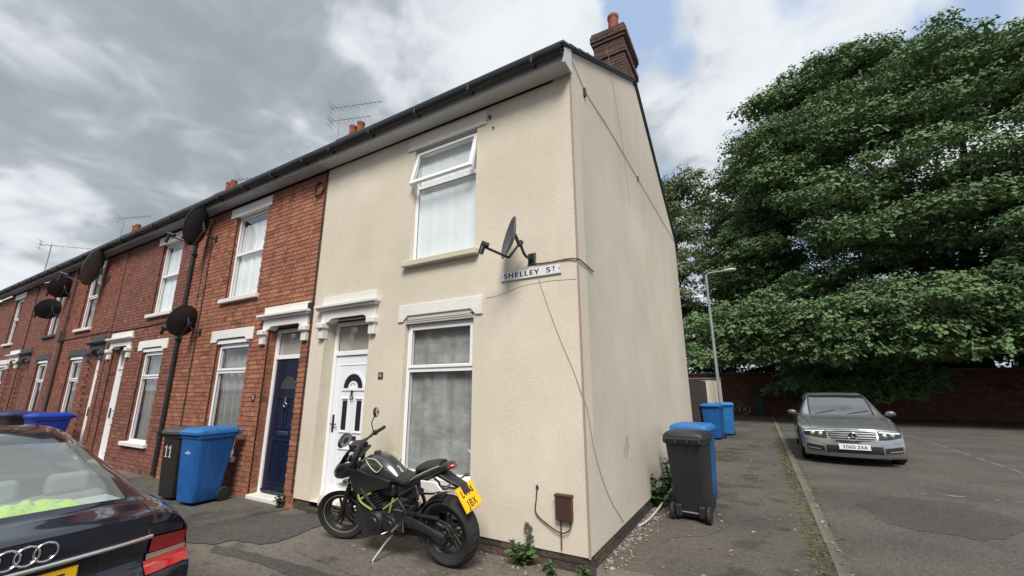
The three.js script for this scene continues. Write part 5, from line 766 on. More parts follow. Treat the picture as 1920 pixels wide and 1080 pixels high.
  mesh('pillion_seat', hull([[0.33, 0.89, 0.83, 0.06, 0.05], [0.26, 0.925, 0.84, 0.10, 0.075], [0.12, 0.955, 0.87, 0.10, 0.075], [0.02, 0.965, 0.89, 0.07, 0.05]]), seatM, bike);
  mesh('tail_cowl', hull([[0.42, 0.75, 0.67, 0.10, 0.09], [0.26, 0.85, 0.74, 0.135, 0.11], [0.10, 0.925, 0.80, 0.115, 0.09], [-0.04, 0.955, 0.88, 0.075, 0.06], [-0.10, 0.955, 0.90, 0.04, 0.035]]), gloss, bike);
  for (const s of [-1, 1]) mesh('tail_graphic', tube([[0.40, 0.735, s * 0.108], [0.26, 0.83, s * 0.141], [0.10, 0.90, s * 0.118], [0.0, 0.935, s * 0.09]], 0.004), phy([0.5, 0.55, 0.3], 0.4), bike);
  mesh('tail_light', hull([[-0.06, 0.945, 0.885, 0.062, 0.05], [-0.105, 0.945, 0.895, 0.05, 0.04], [-0.125, 0.94, 0.90, 0.02, 0.02]]), phy([0.30, 0.012, 0.02], 0.15, { clearcoat: 1 }), bike);
  for (const s of [-1, 1]) { const p = poly([[0.20, 0.80], [0.02, 0.80], [-0.05, 0.73], [0.06, 0.70], [0.20, 0.735]], 0.02, 0.01, 0.006); p.translate(0, 0, s * 0.13); mesh('tail_side_panel', p, whiteM, bike); mesh('pillion_peg_bracket', merge(tube([[0.28, 0.74, s * 0.12], [0.22, 0.66, s * 0.16], [0.30, 0.56, s * 0.16], [0.42, 0.55, s * 0.14]], 0.010), rod([0.26, 0.57, s * 0.16], [0.26, 0.57, s * 0.25], 0.011)), engM, bike); }
  // rear mudguard arm, plate
  mesh('plate_bracket', merge(loft([[0.04, 0.86], [-0.10, 0.80], [-0.20, 0.76], [-0.27, 0.63]].map(([x, y], i) => { const w = [0.07, 0.055, 0.05, 0.05][i]; return [V3(x, y, -w), V3(x, y, w), V3(x + 0.02, y - 0.03, w), V3(x + 0.02, y - 0.03, -w)]; }), true, true)), satin, bike);
  for (const s of [-1, 1]) mesh('rear_indicator', merge(rod([-0.12, 0.78, 0], [-0.12, 0.78, s * 0.15], 0.008), new THREE.SphereGeometry(0.022, 10, 8).scale(1.5, 0.8, 1.2).translate(-0.125, 0.78, s * 0.17)), std([0.05, 0.045, 0.04], 0.3), bike);
  {
    const np = sub('number_plate', bike), tilt = 0.55, q = new THREE.Matrix4().makeTranslation(-0.255, 0.655, 0).multiply(new THREE.Matrix4().makeRotationY(-Math.PI / 2)).multiply(new THREE.Matrix4().makeRotationX(-tilt));
    const pl = rb(-0.13, 0.13, -0.115, 0.115, -0.004, 0.001, 0.002), fc = new THREE.PlaneGeometry(0.252, 0.222).translate(0, 0, 0.003); pl.applyMatrix4(q); fc.applyMatrix4(q); mesh('backing', pl, phy([0.62, 0.42, 0.02], 0.4), np);
    mesh('lettering', fc, std([1, 1, 1], 0.4, { map: canvasTex(512, 400, (c) => { c.fillStyle = '#f4b90a'; c.fillRect(0, 0, 512, 400); c.strokeStyle = '#d8a21a'; c.lineWidth = 8; c.strokeRect(8, 8, 496, 384); c.fillStyle = '#1b1508'; c.textAlign = 'center'; c.font = 'bold 172px sans-serif'; c.fillText('LY74', 256, 180); c.fillText('JBX', 256, 360); }) }), np);
  }
  // swing arm, shock, chain, engine, exhaust
  for (const s of [-1, 1]) mesh('swing_arm', merge(loft([[0.46, 0.40, 0.05], [0.25, 0.38, 0.04], [0.06, 0.335, 0.032], [-0.05, 0.32, 0.028]].map(([x, y, h]) => [V3(x, y - h, s * 0.135 - 0.018), V3(x, y - h, s * 0.135 + 0.018), V3(x, y + h, s * 0.135 + 0.018), V3(x, y + h, s * 0.135 - 0.018)]), true, true), rod([0.0, RR, s * 0.10], [0.0, RR, s * 0.168], 0.02)), satin, bike);
  mesh('swing_arm_brace', rod([0.36, 0.42, -0.135], [0.36, 0.42, 0.135], 0.03), satin, bike);
  mesh('rear_shock', merge(rod([0.40, 0.45, 0.03], [0.52, 0.68, 0.03], 0.018), ...[...Array(7).keys()].map((k) => new THREE.TorusGeometry(0.032, 0.007, 6, 16).rotateX(Math.PI / 2).rotateZ(-0.48).translate(0.42 + k * 0.014, 0.49 + k * 0.027, 0.03))), engM, bike);
  mesh('chain', tube([[0.5, 0.40, -0.09], [0.30, 0.43, -0.09], [0.0, RR + 0.112, -0.09], [-0.08, RR + 0.08, -0.09], [-0.113, RR, -0.09], [-0.08, RR - 0.08, -0.09], [0.0, RR - 0.112, -0.09], [0.30, 0.29, -0.09], [0.5, 0.31, -0.09]], 0.009), engM, bike); mesh('chain_guard', rb(0.05, 0.40, 0.445, 0.465, -0.115, -0.07, 0.008), satin, bike);
  mesh('crankcase', merge(rb(0.46, 0.98, 0.22, 0.46, -0.15, 0.15, 0.05, 4), rb(0.50, 0.80, 0.36, 0.52, -0.13, 0.13, 0.04, 3)), engM, bike);
  mesh('cylinder', (() => { const gs = []; for (let k = 0; k < 7; k++) gs.push(rb(-0.11, 0.11, k * 0.028, k * 0.028 + 0.02, -0.15, 0.15, 0.008)); gs.push(rb(-0.12, 0.12, 0.19, 0.27, -0.16, 0.16, 0.025)); const g = merge(gs); g.rotateZ(-0.35); g.translate(0.84, 0.44, 0); return g; })(), engM, bike);
  for (const [x, y, r, z] of [[0.60, 0.35, 0.095, -0.15], [0.82, 0.34, 0.115, -0.15], [0.82, 0.34, 0.12, 0.15]]) mesh('engine_cover', merge(rod([x, y, z], [x, y, z * 1.27], r, r * 0.86, 28), rod([x, y, z * 1.27], [x, y, z * 1.33], r * 0.55, r * 0.5, 24)), engM, bike);
  mesh('radiator', merge(rb(1.06, 1.095, 0.42, 0.72, -0.15, 0.15, 0.008), ...[...Array(12).keys()].map((k) => rb(1.094, 1.10, 0.435 + k * 0.023, 0.442 + k * 0.023, -0.14, 0.14, 0.002))), satin, bike);
  for (const z of [-0.06, 0.06]) mesh('header_pipe', tube([[0.98, 0.60, z], [1.08, 0.52, z], [1.07, 0.32, z], [0.98, 0.19, z * 0.8], [0.70, 0.17, z * 0.4 + 0.04]], 0.021, 12, 30), std([0.16, 0.14, 0.12], 0.4, { metalness: 0.8 }), bike);
  mesh('silencer', loft([[0.72, 0.17, 0.05], [0.62, 0.19, 0.075], [0.40, 0.22, 0.075], [0.33, 0.235, 0.05]].map(([x, y, r]) => [...Array(16).keys()].map((k) => V3(x, y + Math.sin(k / 16 * 6.283) * r * 0.85, 0.11 + Math.cos(k / 16 * 6.283) * r))), true, true), engM, bike);
  mesh('belly_pan', poly([[1.10, 0.34], [1.04, 0.50], [0.80, 0.45], [0.72, 0.24], [0.95, 0.20]], 0.02, 0.01, 0.006).translate(0, 0, -0.175), gloss, bike);
  mesh('foot_peg', merge(rod([0.50, 0.36, -0.15], [0.48, 0.35, -0.27], 0.012), rb(0.44, 0.56, 0.30, 0.50, -0.16, -0.148, 0.005)), silver, bike); mesh('gear_lever', merge(tube([[0.50, 0.33, -0.17], [0.62, 0.29, -0.19], [0.66, 0.28, -0.23]], 0.007)), silver, bike);
  mesh('side_stand', merge(tube([[0.60, 0.25, -0.13], [0.66, 0.17, -0.20], [0.71, 0.062, -0.315]], 0.013), rb(0.68, 0.755, 0.048, 0.060, -0.345, -0.295, 0.005)), silver, bike);
  // clutter: bolts, hoses, wiring, mud
  const bolts = []; for (const [x, y, r] of [[0.60, 0.35, 0.082], [0.82, 0.34, 0.10]]) for (let k = 0; k < 8; k++) bolts.push(rod([x + Math.cos(k * 0.785) * r, y + Math.sin(k * 0.785) * r, -0.15], [x + Math.cos(k * 0.785) * r * 0.97, y + Math.sin(k * 0.785) * r * 0.97, -0.187], 0.007, 0.007, 6)); const bm = mesh('bolts', merge(bolts), silver, bike); bm.userData.kind = 'stuff';
  mesh('coolant_hose', tube([[1.06, 0.66, -0.12], [0.98, 0.64, -0.17], [0.88, 0.54, -0.17], [0.80, 0.47, -0.16]], 0.016), M.rubber, bike); mesh('coolant_hose', tube([[1.06, 0.46, -0.12], [1.0, 0.40, -0.16], [0.92, 0.38, -0.17]], 0.014), M.rubber, bike);
  mesh('clutch_cable', tube([[1.08, 1.05, -0.2], [1.22, 0.96, -0.16], [1.14, 0.78, -0.15], [0.92, 0.62, -0.17], [0.80, 0.45, -0.18]], 0.005), M.rubber, bike); mesh('brake_hose', S(tube([[1.10, 1.05, 0.19], [1.26, 0.98, 0.14], [1.33, 0.72, 0.12], [1.36, 0.45, 0.09]], 0.006)), M.rubber, bike);
  mesh('air_box', rb(0.60, 0.86, 0.58, 0.70, -0.11, 0.11, 0.03, 3), satin, bike); mesh('battery_box', rb(0.36, 0.56, 0.58, 0.70, -0.09, 0.09, 0.02), satin, bike); mesh('rear_hugger', loft([...Array(9).keys()].map((k) => { const a = mix(0.3, 1.6, k / 8); return [...Array(7).keys()].map((q) => { const t = q / 6 * 2 - 1, r = RR + 0.025 - t * t * 0.04; return V3(RX + Math.cos(a) * r, RR + Math.sin(a) * r, t * 0.10); }); }), false, false, false), satin, bike);
  mesh('heel_guard', poly([[0.42, 0.50], [0.56, 0.50], [0.54, 0.34], [0.46, 0.30]], 0.008, 0, 0.002).translate(0, 0, -0.165), engM, bike);
}
// ---------- cars ----------
const cr = (a, b, c, d, t) => 0.5 * (2 * b + (c - a) * t + (2 * a - 5 * b + 4 * c - d) * t * t + (3 * b - a - 3 * c + d) * t * t * t);
function crArr(arr, t, f) { const n = arr.length - 1, i = Math.min(n - 1, Math.floor(t)), u = t - i, g = (k) => f(arr[clamp(k, 0, n)]); return cr(g(i - 1), g(i), g(i + 1), g(i + 2), u); }
// stations: [L, [[x, y] x K]] from one end of the car; local +z is that end, body runs to -z
function shellGrid(stations, subL, subK, bow) {
  const NS = stations.length, K = stations[0][1].length, rows = [];
  for (let i = 0; i <= (NS - 1) * subL; i++) {
    const t = i / subL, L = crArr(stations, t, (s) => s[0]), row = [];
    for (let j = 0; j <= (K - 1) * subK; j++) {
      const q = j / subK, key = (s) => { const k = Math.min(K - 2, Math.floor(q)), u = q - k, g = (m) => s[1][clamp(m, 0, K - 1)]; return [cr(g(k - 1)[0], g(k)[0], g(k + 1)[0], g(k + 2)[0], u), cr(g(k - 1)[1], g(k)[1], g(k + 1)[1], g(k + 2)[1], u)]; };
      const x = crArr(stations, t, (s) => key(s)[0]), y = crArr(stations, t, (s) => key(s)[1]); row.push(V3(Math.max(0, x), y, -L - bow(x, L)));
    }
    rows.push(row);
  }
  return rows;
}
function shellMeshes(car, rows, pick, mats, holes = []) {     // pick(i, j) gives the part a cell belongs to
  const bins = {};
  for (const [hz, hy, r] of holes) for (const row of rows) row.forEach((p) => { if (p.x < 0.6) return; const d = Math.hypot(p.z - hz, p.y - hy); if (Math.abs(d - r) < 0.035) { const k = r / d; p.z = hz + (p.z - hz) * k; p.y = hy + (p.y - hy) * k; } });
  const inside = (p) => p.x > 0.6 && holes.some(([hz, hy, r]) => Math.hypot(p.z - hz, p.y - hy) < r + 0.004);
  for (let i = 0; i < rows.length - 1; i++) for (let j = 0; j < rows[0].length - 1; j++) {
    const k = pick(i, j); if (!k) continue; const q = [rows[i][j], rows[i][j + 1], rows[i + 1][j + 1], rows[i + 1][j]]; if (q.every(inside)) continue; (bins[k] = bins[k] || []).push([i, j]);
  }
  for (const k of Object.keys(bins)) {
    const P = [], I = [], id = new Map(), nC = rows[0].length, vid = (i, j, s) => { const key = (i * nC + j) * 2 + (s > 0 ? 1 : 0); if (!id.has(key)) { const p = rows[i][j]; id.set(key, P.length / 3); P.push(p.x * s, p.y, p.z); } return id.get(key); };
    for (const [i, j] of bins[k]) for (const s of [1, -1]) { const a = vid(i, j, s), b = vid(i, j + 1, s), c = vid(i + 1, j + 1, s), d = vid(i + 1, j, s); s > 0 ? I.push(a, b, c, a, c, d) : I.push(a, c, b, a, d, c); }
    let g = new THREE.BufferGeometry(); g.setAttribute('position', new THREE.Float32BufferAttribute(P, 3)); g.setIndex(I); g.deleteAttribute('uv'); g = mergeVertices(g, 1e-4); g.computeVertexNormals(); mesh(k, g, mats[k], car);
  }
}
function strip(x0, x1, top, bot, surf, off = 0, nx = 16, ny = 4, mirror = false) {   // a patch lying on a surface z = surf(x, y)
  const secs = []; for (let i = 0; i <= nx; i++) { const x = mix(x0, x1, i / nx), a = top(x, i / nx), b = bot(x, i / nx), row = []; for (let j = 0; j <= ny; j++) { const y = mix(a, b, j / ny); row.push(V3(mirror ? -x : x, y, surf(x, y) + off)); } secs.push(row); } return loft(secs, false, false, false);
}
const both = (f) => merge(f(false), f(true));
function wheel(car, x, z, R, name, silver) {
  const w = sub(name, car), s = Math.sign(x), p = []; for (let k = 0; k <= 10; k++) { const a = -1.4 + 2.8 * k / 10; p.push(new THREE.Vector2(R - 0.05 + Math.cos(a) * 0.05, Math.sin(a) * 0.115)); } p.push(new THREE.Vector2(R - 0.115, 0.10), new THREE.Vector2(R - 0.115, -0.10), p[0].clone());
  const t = new THREE.LatheGeometry(p, 40); t.rotateZ(Math.PI / 2); t.translate(x, R, z); mesh('tyre', t, M.rubber, w);
  const rm = [rod([x + s * 0.02, R, z], [x + s * 0.075, R, z], 0.06, 0.05, 20)]; for (let k = 0; k < 5; k++) { const a = k / 5 * 6.283; for (const q of [-0.1, 0.1]) rm.push(rod([x + s * 0.06, R + Math.sin(a) * 0.04, z + Math.cos(a) * 0.04], [x + s * 0.085, R + Math.sin(a + q) * (R - 0.11), z + Math.cos(a + q) * (R - 0.11)], 0.018, 0.014, 6)); } const rg = new THREE.TorusGeometry(R - 0.108, 0.014, 8, 40); rg.rotateY(Math.PI / 2); rg.translate(x + s * 0.095, R, z); rm.push(rg); const br = new THREE.CylinderGeometry(R - 0.11, R - 0.11, 0.16, 30, 1, true); br.rotateZ(Math.PI / 2); br.translate(x, R, z); rm.push(br); mesh('rim', merge(rm), silver, w);
}
// --- silver saloon parked on the side road, facing the street ---
{
  const car = thing('silver_car', 'silver grey saloon car parked under the large tree', 'car', [3.08, -0.006, -7.85], -0.03); car.scale.setScalar(1.03);
  const paint = phy([0.38, 0.395, 0.42], 0.25, { metalness: 0.7, clearcoat: 1, clearcoatRoughness: 0.05 }), glass = phy([0.015, 0.018, 0.02], 0.03, { clearcoat: 1, clearcoatRoughness: 0.02, ior: 2.33 }), trim = phy([0.012, 0.012, 0.013], 0.45);
  const bow = (x, L) => 0.30 * Math.pow(Math.abs(x) / 0.9, 2.6) * (1 - sstep(0.1, 1.3, L));
  const ST = [
    [0.13, [[0, 0.735], [0.34, 0.73], [0.58, 0.715], [0.72, 0.695], [0.80, 0.66], [0.835, 0.56], [0.845, 0.42], [0.83, 0.27], [0.70, 0.20]]],
    [0.36, [[0, 0.80], [0.36, 0.795], [0.60, 0.785], [0.76, 0.765], [0.845, 0.715], [0.885, 0.60], [0.895, 0.45], [0.88, 0.28], [0.72, 0.20]]],
    [0.85, [[0, 0.885], [0.36, 0.885], [0.62, 0.875], [0.80, 0.845], [0.885, 0.775], [0.915, 0.64], [0.92, 0.47], [0.90, 0.28], [0.74, 0.20]]],
    [1.30, [[0, 0.955], [0.38, 0.95], [0.66, 0.93], [0.82, 0.905], [0.895, 0.83], [0.92, 0.67], [0.925, 0.49], [0.905, 0.28], [0.74, 0.20]]],
    [1.75, [[0, 1.215], [0.36, 1.205], [0.655, 1.165], [0.83, 0.93], [0.90, 0.855], [0.925, 0.69], [0.928, 0.50], [0.91, 0.28], [0.74, 0.20]]],
    [2.20, [[0, 1.425], [0.36, 1.415], [0.60, 1.37], [0.835, 0.945], [0.905, 0.87], [0.928, 0.70], [0.93, 0.50], [0.91, 0.28], [0.74, 0.20]]],
    [2.85, [[0, 1.465], [0.36, 1.455], [0.615, 1.405], [0.84, 0.955], [0.908, 0.88], [0.93, 0.70], [0.93, 0.50], [0.91, 0.28], [0.74, 0.20]]],
    [3.45, [[0, 1.43], [0.36, 1.42], [0.60, 1.37], [0.835, 0.965], [0.905, 0.89], [0.926, 0.70], [0.926, 0.50], [0.905, 0.28], [0.74, 0.20]]],
    [4.05, [[0, 1.18], [0.36, 1.165], [0.60, 1.12], [0.80, 0.975], [0.89, 0.90], [0.915, 0.70], [0.912, 0.50], [0.89, 0.28], [0.72, 0.20]]],
    [4.45, [[0, 1.055], [0.36, 1.05], [0.62, 1.03], [0.76, 0.98], [0.86, 0.90], [0.89, 0.70], [0.885, 0.50], [0.86, 0.28], [0.70, 0.20]]],
    [4.80, [[0, 1.01], [0.34, 1.0], [0.56, 0.975], [0.68, 0.93], [0.77, 0.86], [0.81, 0.70], [0.81, 0.50], [0.78, 0.28], [0.64, 0.20]]],
    [4.86, [[0, 0.80], [0.30, 0.80], [0.50, 0.79], [0.62, 0.77], [0.70, 0.72], [0.74, 0.62], [0.74, 0.48], [0.70, 0.30], [0.60, 0.22]]]];
  const rows = shellGrid(ST, 8, 4, bow), sl = 8, sk = 4;
  const pick = (i, j) => { if (i >= 3 * sl + 1 && i < 5 * sl - 1 && j < 2 * sk - 1) return 'windscreen'; if (i >= 7 * sl + 1 && i < 9 * sl - 2 && j < 2 * sk - 1) return 'rear_window'; if (j >= 2 * sk && j < 3 * sk && i >= 4 * sl + 5 && i < 8 * sl && !(i >= 6 * sl - 1 && i < 6 * sl + 1)) return 'side_window'; return 'body'; };
  shellMeshes(car, rows, pick, { body: paint, windscreen: glass, rear_window: glass, side_window: glass }, [[-0.90, 0.33, 0.365], [-3.72, 0.33, 0.365]]);
  mesh('underbody', bx(-0.78, 0.78, 0.19, 0.55, -4.7, -0.5), M.blackMatt, car);
  for (const z of [-0.90, -3.72]) for (const s of [-1, 1]) wheel(car, s * 0.80, z, 0.325, 'wheel', std([0.4, 0.41, 0.42], 0.35, { metalness: 0.8 }));
  // front: bumper surface
  const zf = (y) => crArr([[0.75, -0.135], [0.70, -0.085], [0.62, -0.04], [0.52, -0.012], [0.44, 0.0], [0.36, 0.008], [0.28, 0.0], [0.20, -0.03], [0.15, -0.07]], clamp((0.75 - y) / 0.075, 0, 7.999), (s) => s[1]);
  const surf = (x, y) => zf(y) - 0.31 * Math.pow(Math.abs(x) / 0.9, 2.6);
  mesh('front_bumper', strip(-0.845, 0.845, (x) => 0.735 - 0.06 * (x / 0.845) ** 4, () => 0.17, surf, 0, 40, 20), paint, car);
  mesh('radiator_grille', strip(-0.40, 0.40, (x) => 0.695 - 0.015 * (x / 0.4) ** 2, (x) => 0.475 + 0.10 * Math.pow(Math.abs(x) / 0.40, 5), surf, 0.006, 24, 6), M.blackMatt, car);
  for (const y of [0.655, 0.61, 0.565, 0.52]) mesh('grille_bar', strip(-0.385, 0.385, () => y + 0.008, () => y - 0.008, surf, 0.018, 24, 2), std([0.22, 0.225, 0.235], 0.45, { metalness: 0.3 }), car);
  mesh('grille_surround', merge(strip(-0.43, 0.43, (x) => 0.71 - 0.02 * (x / 0.43) ** 2, (x) => 0.694 - 0.02 * (x / 0.43) ** 2, surf, 0.014, 24, 1), strip(-0.36, 0.36, (x) => 0.485 + 0.08 * Math.pow(Math.abs(x) / 0.40, 5), (x) => 0.468 + 0.08 * Math.pow(Math.abs(x) / 0.40, 5), surf, 0.012, 24, 1)), M.chrome, car);
  { const b = sub('badge', car), z = surf(0, 0.585) + 0.03; mesh('ring', new THREE.TorusGeometry(0.082, 0.010, 10, 40).translate(0, 0.585, z), M.chrome, b); mesh('star', merge([0, 1, 2].map((k) => rod([0, 0.585, z], [Math.sin(k * 2.094) * 0.078, 0.585 + Math.cos(k * 2.094) * 0.078, z], 0.015, 0.004, 6))), M.chrome, b); mesh('badge_backing', new THREE.CircleGeometry(0.08, 30).translate(0, 0.585, z - 0.012), M.black, b); }
  for (const m of [false, true]) {
    const h = sub('headlight', car); mesh('housing', strip(0.43, 0.825, (x, t) => 0.70 - 0.02 * t, (x, t) => mix(0.53, 0.585, t * t), surf, 0.008, 16, 6, m), phy([0.03, 0.032, 0.035], 0.12, { metalness: 0.3, clearcoat: 1 }), h);
    mesh('projector', merge([[0.53, 0.615, 0.042], [0.66, 0.625, 0.046]].map(([x, y, r]) => new THREE.SphereGeometry(r, 18, 12).scale(1, 1, 0.45).translate(m ? -x : x, y, surf(x, y) + 0.006))), phy([0.6, 0.62, 0.64], 0.08, { metalness: 0.4, clearcoat: 1 }), h);
    mesh('light_bar', strip(0.45, 0.80, (x, t) => 0.69 - 0.02 * t, (x, t) => 0.672 - 0.025 * t, surf, 0.014, 12, 1, m), phy([0.85, 0.86, 0.88], 0.2), h);
    mesh('side_intake', strip(0.50, 0.80, (x, t) => mix(0.37, 0.41, t), (x, t) => mix(0.27, 0.285, t), surf, 0.005, 12, 4, m), M.blackMatt, car);
    mesh('daytime_lamp', strip(0.57, 0.79, (x, t) => mix(0.315, 0.335, t), (x, t) => mix(0.297, 0.315, t), surf, 0.014, 10, 1, m), std([0.55, 0.56, 0.58], 0.2, { metalness: 0.6 }), car);
    mesh('bumper_crease', strip(0.46, 0.84, (x, t) => mix(0.455, 0.535, t), (x, t) => mix(0.425, 0.50, t), surf, 0.014, 14, 2, m), paint, car);
    mesh('lower_lip', strip(0.42, 0.83, (x, t) => mix(0.235, 0.25, t), (x, t) => mix(0.205, 0.215, t), surf, 0.022, 12, 2, m), paint, car);
    const sx = m ? -1 : 1, mr = sub('door_mirror', car), hs = new THREE.SphereGeometry(1, 16, 12); hs.scale(0.10, 0.065, 0.05); hs.translate(sx * 0.96, 0.985, -1.72); mesh('shell', hs, phy([0.12, 0.125, 0.13], 0.4, { metalness: 0.5 }), mr); mesh('arm', rod([sx * 0.84, 0.93, -1.74], [sx * 0.92, 0.97, -1.72], 0.028, 0.02), trim, mr); const mg = new THREE.CircleGeometry(1, 20); mg.scale(0.085, 0.052, 1); mg.translate(sx * 0.96, 0.985, -1.772); mesh('mirror_glass', mg, glass, mr);
  }
  mesh('lower_intake', strip(-0.47, 0.47, () => 0.405, () => 0.255, surf, 0.004, 20, 4), M.blackMatt, car);
  { const n = sub('number_plate', car), y = 0.385; mesh('backing', strip(-0.26, 0.26, () => y + 0.056, () => y - 0.056, surf, 0.02, 12, 2), phy([0.75, 0.75, 0.75], 0.4), n); const fc = new THREE.PlaneGeometry(0.51, 0.104); fc.translate(0, y, surf(0, y) + 0.026); mesh('lettering', fc, std([1, 1, 1], 0.4, { map: canvasTex(512, 108, (c) => { c.fillStyle = '#dedfe2'; c.fillRect(0, 0, 512, 108); c.fillStyle = '#1a1a1e'; c.textAlign = 'center'; c.font = 'bold 92px sans-serif'; c.fillText('YD65 ZXA', 262, 88); }) }), n); }
  mesh('wiper', merge(...[-0.5, 0.12].map((x) => rod([x, 0.985, -1.36], [x + 0.42, 1.065, -1.50], 0.007))), trim, car);
  for (const m of [false, true]) { const sx = m ? -1 : 1, along = (j, i0, i1, dy) => [...Array(12).keys()].map((k) => { const p = rows[Math.round(mix(i0, i1, k / 11))][j]; return [sx * (p.x + 0.001), p.y + dy, p.z]; }); mesh('bonnet_gap', tube(along(10, 3, 23, 0.001), 0.004, 5), M.blackMatt, car); mesh('door_gap', tube([...Array(10).keys()].map((k) => { const p = rows[33][12 + Math.round(k * 1.6)]; return [sx * (p.x + 0.001), p.y, p.z]; }), 0.004, 5), M.blackMatt, car); mesh('door_gap', tube([...Array(10).keys()].map((k) => { const p = rows[48][12 + Math.round(k * 1.6)]; return [sx * (p.x + 0.001), p.y, p.z]; }), 0.004, 5), M.blackMatt, car); mesh('window_trim', tube(along(12, 38, 62, 0.004), 0.009, 6), M.chrome, car); mesh('screen_pillar', tube([...Array(10).keys()].map((k) => { const p = rows[Math.round(mix(25, 39, k / 9))][7]; return [sx * p.x, p.y + 0.004, p.z]; }), 0.014, 6), phy([0.02, 0.02, 0.02], 0.4), car); }
  mesh('bonnet_gap', tube([...Array(17).keys()].map((k) => { const x = mix(-0.62, 0.62, k / 16); return [x, 0.722 - 0.03 * (x / 0.62) ** 2, surf(x, 0.715) + 0.004]; }), 0.0045, 5), M.blackMatt, car);
  mesh('bonnet_crease', both((m) => { const q = [...Array(9).keys()].map((k) => { const t = k / 8, r = rows[Math.round(mix(2, 24, t))], p = r[6]; return [(m ? -1 : 1) * p.x * mix(0.9, 1, t), p.y + 0.0035, p.z]; }); return tube(q, 0.005, 5); }), paint, car);
}
// --- dark blue saloon seen from behind ---
{
  const car = thing('dark_blue_car', 'dark blue saloon car parked at the kerb with a hi-vis vest behind its rear window', 'car', [-2.03, -0.1, 3.10], Math.PI / 2); car.rotation.order = 'YXZ'; car.rotation.z = 0.02;
  const paint = phy([0.007, 0.010, 0.024], 0.18, { clearcoat: 1, clearcoatRoughness: 0.03, metalness: 0.2 }), trim = phy([0.012, 0.012, 0.013], 0.4), glass = new THREE.MeshPhysicalMaterial({ color: lin(0.82, 0.9, 0.88), transmission: 0.86, thickness: 0, roughness: 0.01, ior: 2.33, side: THREE.DoubleSide });  // partly diffuse glass: its pale haze stands in for the sky reflection
  const bow = (x, L) => 0.16 * Math.pow(Math.abs(x) / 0.9, 2.4) * (1 - sstep(0.05, 0.9, L));
  const ST = [
    [0.03, [[0, 0.905], [0.36, 0.90], [0.60, 0.885], [0.72, 0.865], [0.80, 0.82], [0.85, 0.72], [0.875, 0.55], [0.87, 0.30], [0.72, 0.22]]],
    [0.12, [[0, 0.925], [0.36, 0.92], [0.60, 0.91], [0.74, 0.885], [0.82, 0.835], [0.865, 0.73], [0.885, 0.55], [0.88, 0.30], [0.73, 0.22]]],
    [0.30, [[0, 0.945], [0.36, 0.94], [0.62, 0.925], [0.76, 0.895], [0.84, 0.84], [0.88, 0.73], [0.895, 0.55], [0.89, 0.30], [0.74, 0.22]]],
    [0.46, [[0, 0.975], [0.36, 0.965], [0.64, 0.945], [0.77, 0.91], [0.85, 0.85], [0.885, 0.74], [0.90, 0.55], [0.895, 0.30], [0.74, 0.22]]],
    [0.90, [[0, 1.175], [0.34, 1.16], [0.60, 1.115], [0.78, 0.93], [0.87, 0.87], [0.90, 0.75], [0.905, 0.55], [0.90, 0.30], [0.74, 0.22]]],
    [1.40, [[0, 1.335], [0.32, 1.32], [0.54, 1.27], [0.79, 0.94], [0.88, 0.88], [0.905, 0.76], [0.91, 0.55], [0.90, 0.30], [0.74, 0.22]]],
    [2.00, [[0, 1.405], [0.34, 1.39], [0.56, 1.34], [0.80, 0.95], [0.885, 0.885], [0.91, 0.76], [0.912, 0.55], [0.90, 0.30], [0.74, 0.22]]],
    [2.70, [[0, 1.385], [0.34, 1.37], [0.55, 1.32], [0.80, 0.95], [0.885, 0.885], [0.91, 0.76], [0.912, 0.55], [0.90, 0.30], [0.74, 0.22]]],
    [3.20, [[0, 1.18], [0.36, 1.165], [0.60, 1.12], [0.79, 0.94], [0.88, 0.87], [0.905, 0.75], [0.905, 0.55], [0.895, 0.30], [0.74, 0.22]]],
    [3.65, [[0, 0.95], [0.38, 0.945], [0.64, 0.925], [0.79, 0.89], [0.87, 0.82], [0.90, 0.70], [0.90, 0.53], [0.89, 0.30], [0.74, 0.22]]],
    [4.50, [[0, 0.80], [0.36, 0.795], [0.58, 0.78], [0.72, 0.74], [0.80, 0.68], [0.84, 0.60], [0.85, 0.48], [0.84, 0.30], [0.70, 0.22]]],
    [4.85, [[0, 0.62], [0.30, 0.62], [0.48, 0.61], [0.60, 0.59], [0.68, 0.56], [0.72, 0.52], [0.72, 0.44], [0.70, 0.32], [0.6, 0.24]]]];
  const rows = shellGrid(ST, 8, 4, bow), sl = 8, sk = 4;
  const pick = (i, j) => { if (i >= 3 * sl && i < 5 * sl - 1 && j < 2 * sk - 1) return 'rear_window'; if (i >= 7 * sl + 1 && i < 9 * sl - 1 && j < 2 * sk - 1) return 'windscreen'; if (j >= 2 * sk && j < 3 * sk && i >= 4 * sl + 4 && i < 8 * sl && !(i >= 6 * sl - 1 && i < 6 * sl + 1)) return 'side_window'; return 'body'; };
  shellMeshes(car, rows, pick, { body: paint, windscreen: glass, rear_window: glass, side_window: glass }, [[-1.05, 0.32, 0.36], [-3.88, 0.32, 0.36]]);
  for (const z of [-1.05, -3.88]) for (const s of [-1, 1]) wheel(car, s * 0.79, z, 0.32, 'wheel', std([0.4, 0.41, 0.42], 0.35, { metalness: 0.8 }));
  mesh('underbody', bx(-0.76, 0.76, 0.2, 0.5, -4.6, -0.25), M.blackMatt, car);
  const zr = (y) => crArr([[0.905, -0.035], [0.83, -0.03], [0.755, -0.035], [0.68, -0.05], [0.605, -0.045], [0.53, 0.03], [0.455, 0.04], [0.38, 0.03], [0.30, 0.0]], clamp((0.905 - y) / 0.075, 0, 7.999), (s) => s[1]);
  const surf = (x, y) => zr(y) - 0.16 * Math.pow(Math.abs(x) / 0.9, 2.4);
